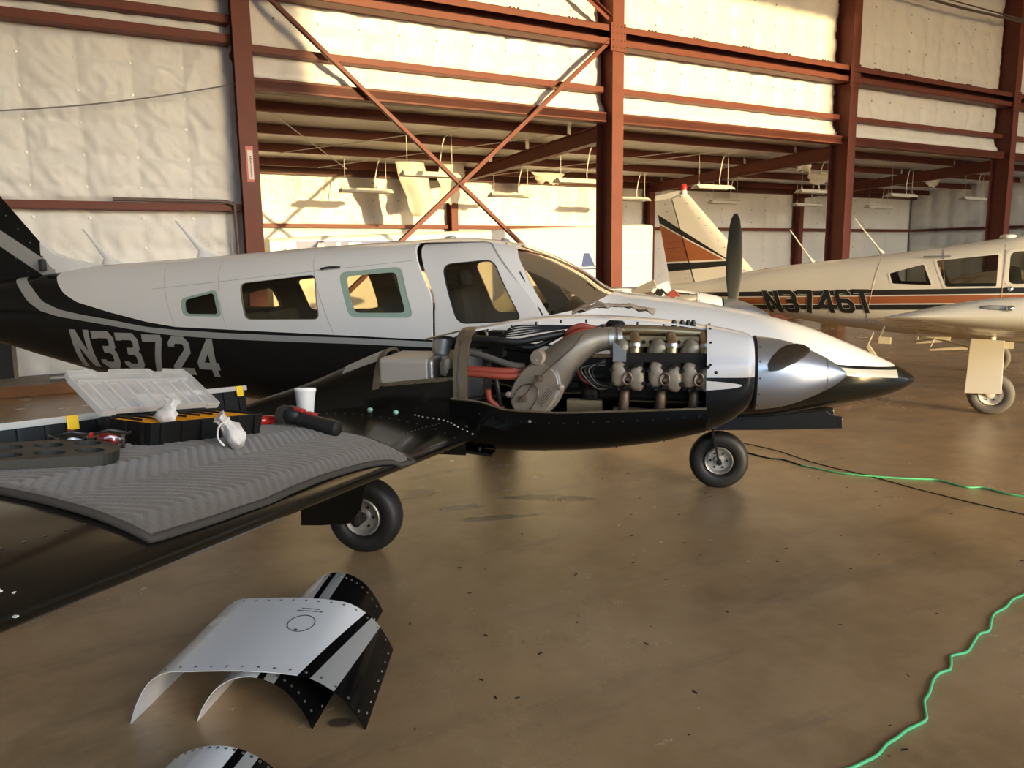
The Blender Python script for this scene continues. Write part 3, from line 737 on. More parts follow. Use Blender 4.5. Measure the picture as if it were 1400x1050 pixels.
hx, hy = -1.24, -.60; ang = R(-5.5)     # door hinged at its front edge, ajar
Rm = Matrix.Rotation(ang, 4, 'Z'); h = Vector((hx, hy, 0)); dsolid.location = h - Rm @ h + Vector((0, -.012, 0)); dsolid.rotation_euler = (0, 0, ang)
dsolid['label'] = 'front cabin door standing slightly ajar'
# panes
for side in (-1, 1):
    for nm, w, seal in (('W1', W1, 'green_seal'), ('W2', W2, None), ('W3', W3, 'green_seal')):
        p = pane(HA, w, 'cabin_window', 'window_glass', fz, side, -.012)
        if seal:
            pane(HA, w, 'window_seal', seal if side < 0 else 'cream_seal', fz, side, -.004, 2, .80, 1.0, .012)
        else: pane(HA, w, 'window_seal', 'interior', fz, side, -.002, 2, .97, 1.0, .012)
pane(HA, DW, 'door_window', 'window_glass', dsolid, -1, -.012); pane(HA, DW, 'window_seal', 'panel_black', dsolid, -1, -.004, 2, .96, 1.0, .014)
pane(HA, DW, 'cabin_window', 'window_glass', fz, 1, -.012)
# windshield: wraps over the hull between its outline
def wsh(u, v):
    x = -1.53 + .77*u
    zlow = lerp_tab([(-1.53,1.80),(-1.47,1.765),(-1.275,1.45),(-1.185,1.318),(-.95,1.368),(-.80,1.448),(-.76,1.47)], x); zt, zb, w, zm, pu, pl = HA.sec(x)
    a0 = math.asin(min(1, max(0, (zlow-zm)/(zt-zm))**(pu/2))); a = a0 + (math.pi-2*a0)*v; c, sn = math.cos(a), math.sin(a); i_ = .010
    return (x, (w-i_)*math.copysign(abs(c)**(2/pu), c), zm + (zt-zm-i_)*abs(sn)**(2/pu))
g = G(); g.grid(wsh, 26, 30); g.obj('windshield', 'window_glass', twin, smooth=60, fix=False)
def edge_strip(v0, v1, name, mat, u0=0.0, u1=1.0, lift=.014):
    g = G(); g.grid(lambda u, v: tuple(Vector(wsh(u0+(u1-u0)*u, v0+(v1-v0)*v)) + Vector((0, 0, lift))), 20, 3); return g.obj(name, mat, twin, smooth=60, fix=False)
edge_strip(.475, .525, 'windshield_post', 'white_paint'); edge_strip(.472, .528, 'windshield_post_inside', 'panel_black', lift=-.02)
# hull door jamb and pillar seal
g = G(); g.tube([HA.surf(x, z, -1, .003) for x, z in ((-1.565, 1.815), (-1.40, 1.60), (-1.23, 1.32))], .006, 6); g.obj('door_seal', 'panel_black', twin, smooth=60)
# skin seams on the side
g = G()
for a, c_ in (((-4.42, 1.735), (-4.20, 1.215)), ((-3.87, 1.755), (-3.70, 1.205)), ((-3.04, 1.80), (-2.77, 1.165)), ((-4.45, 1.50), (-2.20, 1.70))):
    g.tube([HA.surf(a[0]+(c_[0]-a[0])*q/14, a[1]+(c_[1]-a[1])*q/14, -1, .0004) for q in range(15)], .0016, 4)
stuff(g.obj('skin_seams', 'silver_paint', fz))
g = G(); P = [HA.surf(x, z, -1, o) for x, z, o in ((-2.905, 1.648, .0), (-2.895, 1.65, .022), (-2.83, 1.66, .028), (-2.775, 1.66, .022), (-2.765, 1.66, 0))]; g.tube(spline(P, 4), .008, 8); g.obj('grab_handle', 'panel_black', fz, smooth=60)
# registration on the tail
chars = 'N33724'; xa, xb = -5.335, -3.775
for i, ch in enumerate(chars):
    x0 = xa + (xb-xa)*i/6 + .02; wch = .21; zt_ = 1.165 - (x0-xa)*.032; zb_ = .845 - (x0-xa)*.02
    def mp(u, v, x0=x0, zt_=zt_, zb_=zb_, wch=wch):
        z = zb_ + (zt_-zb_)*v; x = x0 + u/.64*wch - .03*(v-.5)
        return HA.surf(x, max(z, smooth_tab(BOT, x)+.012), -1, .0025)
    glyph(ch, mp, .185).obj('registration_letter', 'silver_paint', fz, fix=False)
# tail fin, dorsal fillet, stabilator
def finloft(pts_le, pts_te, th, y=0.0):
    """section airfoils between leading and trailing edge points"""
    rings = []
    for (xl, zl), (xt, zt_), t_ in zip(pts_le, pts_te, th):
        ring = []
        for k in range(24):
            a = 2*math.pi*k/24; u = (1-math.cos(a))/2; yy = math.copysign(1, math.sin(a) if abs(math.sin(a)) > 1e-6 else 1)*t_*(1.48*math.sqrt(max(u, 0)) - .63*u - 1.76*u*u + 1.42*u**3 - .5*u**4 + .0*u)
            ring.append((xl + (xt-xl)*u, y + yy, zl + (zt_-zl)*u))
        rings.append(ring)
    return rings
t = NT('fin_livery'); b = t.b; sp = t.n('ShaderNodeSeparateXYZ'); t.l(t.coord(), sp.inputs[0])
dd = t.math('ADD', t.math('MULTIPLY', sp.outputs[0], .62), sp.outputs[2])     # band across the fin
band = t.math('MULTIPLY', gt(dd, -1.95), t.math('LESS_THAN', dd, -1.80))
t.l(t.mix(band, (.008, .008, .008), (.31, .31, .30)), b.inputs['Base Color']); b.inputs['Roughness'].default_value = .18; b.inputs['Specular IOR Level'].default_value = .18
g = G(); g.loft(finloft([(-5.50, 1.60), (-6.128, 2.298), (-6.72, 2.95), (-6.80, 3.02)], [(-7.35, 1.45), (-7.42, 2.2), (-7.50, 2.95), (-7.45, 3.02)], [.075, .06, .04, .015]))
fin = g.obj('tail_fin', 'fin_livery', twin, smooth=60)
g = G()
for q in range(8):
    for off in (.05, .30): 
        x = -5.55 - .62*q/8*1.4; z = 1.66 + .67*q/8*1.4; g.lathe([(0, .007), (.004, .005)], (x-off, -.052-off*.08, z-off*.05), (0, -1, 0), 6, c1=True)
stuff(g.obj('fin_screws', 'screw', fin))
dors = [(-5.78, 1.60), (-5.76, 1.90), (-5.62, 1.80), (-5.45, 1.748), (-5.3, 1.715), (-5.10, 1.69), (-5.0, 1.60)]
g = G(); g.prism(dors, (0, -.02, 0), (1, 0, 0), (0, 0, 1), (0, .04, 0)); g.obj('dorsal_fillet', 'white_paint', twin, bevel=.01)
g = G(); g.box((-5.70, -.075, 1.70), (.05, .05, .10)); g.obj('rudder_fitting', 'panel_black', twin, bevel=.01)
for sd in (-1, 1):
    g = G(); rings = []
    for y, xl, xt, t_ in ((.05, -6.65, -7.45, .05), (1.0, -6.66, -7.4, .045), (2.0, -6.68, -7.35, .04), (2.06, -6.8, -7.28, .015)):
        rings.append([(xl + (xt-xl)*(1-math.cos(2*math.pi*k/20))/2, sd*y, 1.33 + t_*math.sin(2*math.pi*k/20)) for k in range(20)])
    g.loft(rings); g.obj('stabilator', 'black_paint', twin, smooth=50)
# whip antennas on the spine
for (xb_, zb_, xt_, zt_) in ((-5.057, 1.70, -5.326, 2.0), (-4.144, 1.745, -4.425, 2.048)):
    g = G(); rings = []
    for q in range(7):
        f = q/6; cx = xb_ + (xt_-xb_)*f; cz = zb_ + (zt_-zb_)*f; ch = .055*(1-f)**1.3 + .011 + .07*max(0, 1-f*9); th = ch*.33
        rings.append([(cx + ch*math.cos(2*math.pi*k/12)*.8, th*math.sin(2*math.pi*k/12), cz) for k in range(12)])
    g.loft(rings); g.obj('antenna', 'white_paint', twin, smooth=60)
g = G(); g.lathe([(0, .05), (.02, .045), (.028, .02)], (-2.05, 0, 1.855), (0, 0, 1), 12, c1=True); g.obj('roof_beacon', 'silver_paint', twin, smooth=50)
g = G(); g.lathe([(0, .04), (.018, .03), (.022, .01)], (-1.62, 0, 1.835), (.2, 0, 1), 12, c1=True); g.obj('roof_vent', 'silver_paint', twin, smooth=50)
# ---- cabin interior
def cabin_floor(hull, x0, x1, z, parent):
    X = linspace(x0, x1, 12); P = [(x, -(hull.half(x, z)-.05)) for x in X] + [(x, hull.half(x, z)-.05) for x in X[::-1]]
    g = G(); g.prism(P, (0, 0, z), (1, 0, 0), (0, 1, 0), (0, 0, .04)); g.obj('cabin_floor', 'interior', parent)
cabin_floor(HA, -3.7, -1.2, .80, twin)
def seat(x, y, mat, tilt=.14, dz=0.0, head=True):
    s_ = G(); s_.box((x, y, 1.06+dz), (.46, .42, .14)); o = s_.obj('seat', mat, twin, bevel=.04)
    g = G(); g.box((x-.26, y, 1.27+dz), (.12, .40, .44), Matrix.Rotation(-tilt, 3, 'Y')); g.obj('seat_back', mat, o, bevel=.045)
    if head:
        g = G(); g.box((x-.30, y, 1.555), (.09, .22, .13), Matrix.Rotation(-tilt, 3, 'Y')); g.obj('headrest', mat, o, bevel=.04)
for x in (-1.72, -2.55, -3.35):
    for y in (-.25, .25): seat(x, y, 'seat' if x > -2 else 'seat_tan', dz=0 if x > -2 else -.18, head=x > -2)
g = G(); g.loft([[(x, y, z) for y, z in ((-.5, 1.08), (.5, 1.08), (.5, zt_), (.2, zt_+.06), (-.2, zt_+.06), (-.5, zt_))] for x, zt_ in ((-.98, 1.30), (-1.12, 1.34), (-1.16, 1.30))]); g.obj('glareshield', 'panel_black', twin, smooth=50, bevel=.02)
g = G(); g.box2((-1.17, -.5, .95), (-1.10, .5, 1.28)); g.obj('instrument_panel', 'interior', twin)
for y in (-.27, .27):
    g = G(); g.tube([(-1.16, y, 1.17), (-1.32, y, 1.18)], .014, 8); g.tube(spline([(-1.33, y-.15, 1.28), (-1.33, y-.14, 1.18), (-1.33, y-.05, 1.15), (-1.33, y+.05, 1.15), (-1.33, y+.14, 1.18), (-1.33, y+.15, 1.28)], 4), .014, 8); g.obj('control_yoke', 'panel_black', twin, smooth=60)
# ---- wings
UPs = [(0,0),(.005,.011),(.0125,.017),(.025,.024),(.05,.036),(.1,.053),(.2,.075),(.3,.088),(.4,.094),(.5,.090),(.6,.079),(.7,.062),(.8,.042),(.9,.02),(1,.001)]
LOs = [(0,0),(.005,-.009),(.0125,-.0125),(.025,-.017),(.05,-.022),(.1,-.031),(.2,-.042),(.3,-.049),(.4,-.05),(.5,-.046),(.6,-.036),(.7,-.025),(.8,-.012),(.9,-.003),(1,-.001)]
WLX, WCH, WZ0, DIH, INC = -1.31, 1.6, .81, math.tan(R(7)), .035
def wz(x, y, up=True):
    t_ = min(max((WLX-x)/WCH, 0), 1)
    return WZ0 + DIH*(abs(y)-2.1) - INC*t_*WCH + WCH*smooth_tab(UPs if up else LOs, t_)
us = [0, .003, .008, .016, .03, .05, .08, .12, .18, .25, .33, .42, .5, .58, .66, .75, .84, .92, 1.0]
def wring(y, lx=WLX, ch=WCH, sc=1.0, sd=-1):
    base = WZ0 + DIH*(y-2.1)
    up = [(lx-ch*u, sd*y, base - INC*u*ch + WCH*smooth_tab(UPs, u)*sc) for u in us]; lo = [(lx-ch*u, sd*y, base - INC*u*ch + WCH*smooth_tab(LOs, u)*sc) for u in us[1:-1]]
    return up + lo[::-1]
for sd in (-1, 1):
    g = G(); rr = [wring(.45, -.86, 2.05, 1.0, sd), wring(.9, -1.08, 1.83, 1.0, sd), wring(1.35, -1.27, 1.64, 1.0, sd)] + [wring(y, sd=sd) for y in linspace(1.7, 5.6, 40)] + [wring(5.72, WLX-.04, 1.52, .8, sd), wring(5.8, WLX-.14, 1.35, .45, sd), wring(5.83, WLX-.3, 1.05, .1, sd)]
    g.loft(rr); wing = g.obj('wing', 'black_worn', twin, smooth=50)
    if sd < 0: wing_r = wing; wing['label'] = 'glossy black near wing holding the tool blanket'
g = G()
for y in linspace(2.25, 5.5, 66):                                             # rivet line behind the leading edge
    for x in (-1.46,):
        g.lathe([(0, .004), (.0012, .003)], (x, -y, wz(x, y)-.0005), (0, 0, 1), 6, c1=True)
for q in range(26):
    x = -1.33 - 1.2*q/26
    for y in (2.42, 4.98): g.lathe([(0, .004), (.0012, .003)], (x, -y, wz(x, y)-.0005), (0, 0, 1), 6, c1=True)
stuff(g.obj('wing_rivets', 'screw', wing_r))
g = G()
for q in range(7): 
    y = 4.93 + .015*math.sin(q*2.1); x = -1.312 - .02*q; g.box((x, -y, wz(x, y)+.001), (.014, .006, .002), Matrix.Rotation(q*.7, 3, 'Z'))
for q in range(10):
    y = 5.0 + random.uniform(-.12, .12); x = -1.33-random.uniform(0, .12); g.box((x, -y, wz(x, y)+.0005), (.006, .004, .0016), Matrix.Rotation(q, 3, 'Z'))
stuff(g.obj('paint_chips', 'white_paint', wing_r))

# ---- engine nacelles (near one uncovered)
def nac_ring(yc, x, zt, zb, hw, n=40, p=2.4, a0=0, a1=2*math.pi, full=True):
    zm = (zt+zb)/2; out = []
    cnt = n if full else n+1
    for k in range(cnt):
        a = a0 + (a1-a0)*k/n; c, sn = math.cos(a), math.sin(a)
        out.append((x, yc + hw*math.copysign(abs(c)**(2/p), c), zm + (zt-zb)/2*math.copysign(abs(sn)**(2/p), sn)))
    return out
t = NT('cowl_livery'); b = t.b; sp = t.n('ShaderNodeSeparateXYZ'); t.l(t.coord(), sp.inputs[0])
wh = gt(sp.outputs[2], 1.137)
# white dart below the line
lx = t.math('DIVIDE', t.math('ADD', sp.outputs[0], .15), .145); lw = t.math('MULTIPLY', t.math('SQRT', t.math('MAXIMUM', t.math('SUBTRACT', 1.0, lx), 0.0)), .022)
ld = t.math('LESS_THAN', t.math('ABSOLUTE', t.math('SUBTRACT', sp.outputs[2], 1.098)), lw)
t.l(t.mix(t.math('MAXIMUM', wh, ld), (.008, .008, .008), (.70, .70, .71)), b.inputs['Base Color']); b.inputs['Roughness'].default_value = .16; b.inputs['Specular IOR Level'].default_value = .25
def nacelle(yc, opened, sgn):
    root = twin
    # nose ring
    g = G(); rings = [nac_ring(yc, x, zt, zb, hw) for x, zt, zb, hw in ((-.165, 1.362, .828, .285), (-.10, 1.352, .848, .282), (-.03, 1.338, .892, .272), (.02, 1.326, .935, .258), (.045, 1.316, .965, .245), (.055, 1.306, .985, .232), (.05, 1.29, 1.0, .215), (.02, 1.28, 1.01, .2), (-.05, 1.27, 1.02, .19))]
    g.loft(rings, False, True); nc = g.obj('nose_cowl', 'cowl_livery', root, smooth=50)
    g = G(); inr = [nac_ring(yc, -.160, 1.352, .838, .277), nac_ring(yc, -.03, 1.328, .902, .262)]; g.loft(inr, False, False); g.obj('cowl_lining', 'engine_dark', nc, smooth=50)
    # flange strip with screws at the aft edge of the nose ring
    g = G(); a = nac_ring(yc, -.170, 1.366, .824, .289); c_ = nac_ring(yc, -.135, 1.361, .836, .288); g.loft([a, c_], False, False); fs = g.obj('cowl_flange', 'white_paint' if 0 else 'cowl_livery', nc, smooth=50)
    g = G()
    for k in range(0, 40, 3): g.lathe([(0, .007), (.004, .005)], Vector(nac_ring(yc, -.153, 1.365, .828, .289)[k]), (0, Vector(nac_ring(yc, 0, 1.36, .83, .29)[k]).y-yc, Vector(nac_ring(yc, 0, 1.36, .83, .29)[k]).z-1.095), 6, c1=True)
    stuff(g.obj('flange_screws', 'engine_dark', nc))
    # spinner: hollow shell with blade cut-outs, propeller
    hubc = Vector((.16, yc, 1.123)); ang = R(180-15) if sgn < 0 else R(90)
    rd = Vector((0, math.cos(ang), math.sin(ang)))
    if sgn > 0: rd = Vector((0, .03, 1)).normalized()
    sp_prof = [(.072, .186), (.12, .182), (.18, .173), (.24, .158), (.30, .136), (.36, .108), (.41, .082), (.45, .058), (.485, .032), (.505, .012), (.512, .0005)]
    g = G(); g.lathe(sp_prof + [(h_-.012, max(r_-.008, .0004)) for h_, r_ in sp_prof[::-1][1:]] + [(.072, .178), (.072, .186)], (0, yc, 1.123), (1, 0, 0), 48)
    so = g.obj('spinner', 'spinner_metal', root)
    cut = []
    for s2 in (1, -1):
        cg = G(); d = rd*s2; cg.lathe([(0, .07), (.3, .07)], hubc + Vector((-.01, 0, 0)) + d*.06, tuple(d), 20, c0=True, c1=True); cut.append(cg.obj('cutter', 'ink'))
    apply_bool(so, cut); so.data.shade_smooth(); so.data.set_sharp_from_angle(angle=R(35)); so.parent = root
    g = G(); g.lathe([(.045, .14), (.062, .188), (.074, .19), (.076, .1)], (0, yc, 1.123), (1, 0, 0), 40, c0=True, c1=True); g.obj('spinner_backplate', 'engine_dark', so, smooth=40)
    g = G(); g.tube([tuple(Vector((.41, yc, 1.123)) + Vector((0, .0825*math.cos(a), .0825*math.sin(a)))) for a in linspace(0, 2*math.pi, 33)[:-1]], .0016, 4, closed=True)
    for k in range(14): a = 2*math.pi*k/14; g.lathe([(0, .006), (.003, .004)], (.085, yc + .185*math.cos(a), 1.123 + .185*math.sin(a)), (0, math.cos(a), math.sin(a)), 6, c1=True)
    stuff(g.obj('spinner_screws', 'screw', so))
    g = G(); g.tube([hubc - rd*.12, hubc + rd*.12], .055, 16); g.obj('propeller_hub', 'engine_dark', so, smooth=50)
    for s2 in (1, -1): blade(root, hubc, rd*s2, (1, 0, 0), .965, mat='blade_grey' if sgn < 0 else 'blade_back', tw0=112 if sgn < 0 else 88, tw1=80 if sgn < 0 else 50, chord=.135 if sgn < 0 else .16)
    # lower cowl (open trough)
    tab_b = [(-1.45, .70), (-1.2, .688), (-.786, .708), (-.4, .766), (-.165, .828)]; tab_e = [(-1.45, .995), (-1.30, .985), (-1.165, .945), (-.9, .938), (-.15, .982)]
    hwt = [(-1.45, .275), (-.9, .285), (-.4, .285), (-.165, .283)]
    def trough(x, d):
        zb = smooth_tab(tab_b, x)+d; ze = lerp_tab(tab_e, x); hw = lerp_tab(hwt, x)-d; out = []
        for k in range(25):
            a = math.pi + math.pi*k/24; c_, sn = math.cos(a), math.sin(a); out.append((x, yc + hw*math.copysign(abs(c_)**(2/2.6), c_), ze + (ze-zb)*math.copysign(abs(sn)**(2/2.6), sn)))
        return out
    xs_ = linspace(-1.45, -.165, 24)
    g = G(); g.loft([trough(x, 0) for x in xs_], False, False, ringclosed=False); g.loft([trough(x, .006)[::-1] for x in xs_], False, False, ringclosed=False)
    for i_, j_ in ((0, 0), (24, -1)):
        for xa_, xb_ in zip(xs_, xs_[1:]):
            a, b2, c2, d2 = trough(xa_, 0)[i_], trough(xb_, 0)[i_], trough(xb_, .006)[i_], trough(xa_, .006)[i_]; g.add([a, b2, c2, d2], [(0, 1, 2, 3)])
    lc = g.obj('lower_cowl', 'black_paint', root, smooth=50)
    # bright edge rail
    for i_ in (0, 24):
        g = G(); P = [Vector(trough(x, .003)[i_]) + Vector((0, 0, .004)) for x in xs_]; g.tube(P, .006, 6); g.obj('cowl_rail', 'flange', lc, smooth=60)
    g = G()
    for x in linspace(-1.3, -.2, 16): g.lathe([(0, .006), (.003, .004)], Vector(trough(x, 0)[1]) + Vector((0, 0, .0)), (0, -1, 0), 6, c1=True)
    stuff(g.obj('cowl_screws', 'engine_dark', lc))
    # spine over the engine
    sp_t = [(-1.44, 1.335), (-1.30, 1.362), (-1.18, 1.383), (-.942, 1.411), (-.75, 1.416), (-.597, 1.410), (-.336, 1.389), (-.172, 1.364), (-.12, 1.355)]
    g = G(); X = linspace(-1.44, -.13, 26); g.loft([[(x, yc-.075, smooth_tab(sp_t, x)-.012), (x, yc, smooth_tab(sp_t, x)), (x, yc+.075, smooth_tab(sp_t, x)-.012), (x, yc+.075, smooth_tab(sp_t, x)-.02), (x, yc, smooth_tab(sp_t, x)-.008), (x, yc-.075, smooth_tab(sp_t, x)-.02)] for x in X])
    spn = g.obj('cowl_spine', 'white_paint', root, smooth=40)
    g = G()
    for x in linspace(-1.3, -.25, 9): g.lathe([(0, .006), (.018, .005)], (x, yc-.065, smooth_tab(sp_t, x)-.02), (0, 0, -1), 6, c1=True)
    stuff(g.obj('spine_studs', 'engine_dark', spn))
    # firewall bulkhead
    arch = []
    for k in range(21):
        a = math.pi*k/20; arch.append((yc + .262*math.copysign(abs(math.cos(a))**(2/2.8), math.cos(a)), 1.0 + .345*abs(math.sin(a))**(2/2.8)))
    arch = [(yc+.262, .80)] + arch + [(yc-.262, .80)]
    g = G(); g.prism(arch, (-1.42, 0, 0), (0, 1, 0), (0, 0, 1), (.012, 0, 0)); fw = g.obj('firewall', 'firewall', root)
    g = G(); cy = yc; P = [Vector((0, p[0], p[1])) for p in arch]
    o1 = [(-1.44, p.y, p.z) for p in P]; o2 = [(-1.365, p.y, p.z) for p in P]; i2 = [(-1.365, yc+(p.y-yc)*.93, 1.0+(p.z-1.0)*.95) for p in P]; i1 = [(-1.44, yc+(p.y-yc)*.93, 1.0+(p.z-1.0)*.95) for p in P]
    g.loft([o1, o2, i2, i1], False, False, closed=True, ringclosed=False); g.obj('firewall_flange', 'flange', fw, smooth=40)
    # aft fairing over the wing
    ft = [(-2.95, .80), (-2.773, .885), (-2.345, 1.033), (-2.115, 1.13), (-1.9, 1.216), (-1.762, 1.259), (-1.40, 1.335)]; fwd_ = [(-2.95, .03), (-2.77, .07), (-2.345, .165), (-2.0, .225), (-1.6, .265), (-1.36, .272)]
    sill = [(-1.93, 1.048), (-1.36, 1.115)]
    def fair(x, zmax=None, d=0):
        zt = smooth_tab(ft, x)-d; hw = lerp_tab(fwd_, x)-d; zb = .76; out = []
        for k in range(25):
            a = math.pi*k/24; c_, sn = math.cos(a), math.sin(a); z = zb + (zt-zb)*abs(sn)**(2/2.5)
            y = yc + hw*math.copysign(abs(c_)**(2/2.5), c_)
            out.append((x, y, z))
        return out
    g = G(); g.loft([fair(x) for x in linspace(-2.95, -1.885, 26)], True, False, ringclosed=False); af = g.obj('nacelle_fairing', 'black_worn', root, smooth=50)
    if opened:
        for sdk in (0, 1):
            g = G(); rr = []
            for x in linspace(-1.89, -1.375, 12):
                sl_ = lerp_tab(sill, x); full = fair(x); h_ = [p for p in full[:13]] if sdk else [p for p in full[12:]][::-1]
                # lower part of the wall, resampled up to the sill
                zt = smooth_tab(ft, x); hw = lerp_tab(fwd_, x); col_ = []
                for q in range(9):
                    z = .70 + (sl_-.70)*q/8; s_ = max(0, (z-.76)/(zt-.76)); c_ = (1 - min(1, s_)**2.5)**(1/2.5) if z > .76 else 1
                    col_.append((x, yc + (hw*c_)*(1 if sdk else -1), z))
                rr.append(col_)
            g.loft(rr, False, False, ringclosed=False); side_o = g.obj('nacelle_side', 'black_worn', root, smooth=50)
            g = G(); P = [Vector(r_[-1]) for r_ in rr]; g.loft([[p + Vector((0, 0, -.030)) + Vector((0, -.004 if not sdk else .004, 0)), p + Vector((0, -.004 if not sdk else .004, 0)), p + Vector((0, .02 if not sdk else -.02, .004)), p + Vector((0, .02 if not sdk else -.02, -.03))] for p in P]); g.obj('sill_strip', 'flange', side_o)
            g = G()
            for p in P[1::2]: g.lathe([(0, .006), (.003, .004)], p + Vector((0, -.004 if not sdk else .004, -.015)), (0, -1 if not sdk else 1, 0), 6, c1=True)
            stuff(g.obj('sill_rivets', 'engine_dark', side_o))
        hoop = lambda x, d: [p for p, q in zip(fair(x, d=d), fair(-1.905)) if q[2] > 1.02]; g = G(); g.loft([hoop(-1.905, -.004), hoop(-1.868, -.004), hoop(-1.868, .012), hoop(-1.905, .012)], False, False, closed=True, ringclosed=False); g.obj('hoop_frame', 'flange', af, smooth=50)
        # grey top panel just behind the hoop
        g = G(); rr = []
        for x in linspace(-2.12, -1.905, 6): rr.append([Vector(p) + Vector((0, 0, .003)) for p in fair(x)[8:17]])
        g.loft(rr, False, False, ringclosed=False); g.obj('worn_top_panel', 'silver_paint', af, smooth=50)
        # box inside and the filler can
        g = G(); prof = rounded(.36, .15, .025); g.prism(prof, (-1.87, yc-.02, 1.12), (0, 1, 0), (0, 0, 1), (.28, 0, 0)); bo = g.obj('tank_box', 'alu_box', root, bevel=.015)
        g = G(); g.prism(rounded(.362, .152, .03), (-1.60, yc-.02, 1.12), (0, 1, 0), (0, 0, 1), (.035, 0, 0)); g.obj('tank_end', 'metal', bo, bevel=.012)
        g = G(); g.lathe([(0, .062), (.085, .062), (.088, .055)], (-1.575, yc+.02, 1.20), (.08, 0, 1), 24, c0=True, c1=True); cn = g.obj('filler_can', 'metal', root, smooth=40)
        g = G(); g.prism(rounded(.20, .17, .08), (-1.58, yc+.02, 1.294), (.97, 0, .22), (0, 1, 0), (0, 0, .006)); g.obj('can_flange', 'flange', cn)
        g = G(); g.tube(spline([(-1.5, yc-.05, 1.24), (-1.46, yc-.1, 1.29), (-1.40, yc-.08, 1.31), (-1.36, yc-.02, 1.28), (-1.40, yc+.05, 1.25), (-1.48, yc+.02, 1.23)], 6), .016, 8); g.obj('looped_hose', 'hose_black', root, smooth=60)
        for q, (dx, dz, mt) in enumerate(((-1.50, 1.15, 'engine_cast'), (-1.45, 1.19, 'pipe_gold'), (-1.47, 1.10, 'engine_dark'))):
            g = G(); g.lathe([(0, .035), (.05, .04), (.09, .03)], (dx, yc-.17, dz-.04), (.1, -.1, 1), 14, c0=True, c1=True); g.tube([(dx, yc-.17, dz), (dx+.09, yc-.15, dz+.04)], .012, 8); g.obj('fuel_fitting', mt, root, smooth=50)
    else:
        g = G(); g.loft([fair(x) for x in linspace(-1.89, -1.36, 12)], False, True, ringclosed=False); g.obj('nacelle_top', 'black_worn', root, smooth=50)
    return root
nacelle(-1.8, True, -1); nacelle(1.8, False, 1)
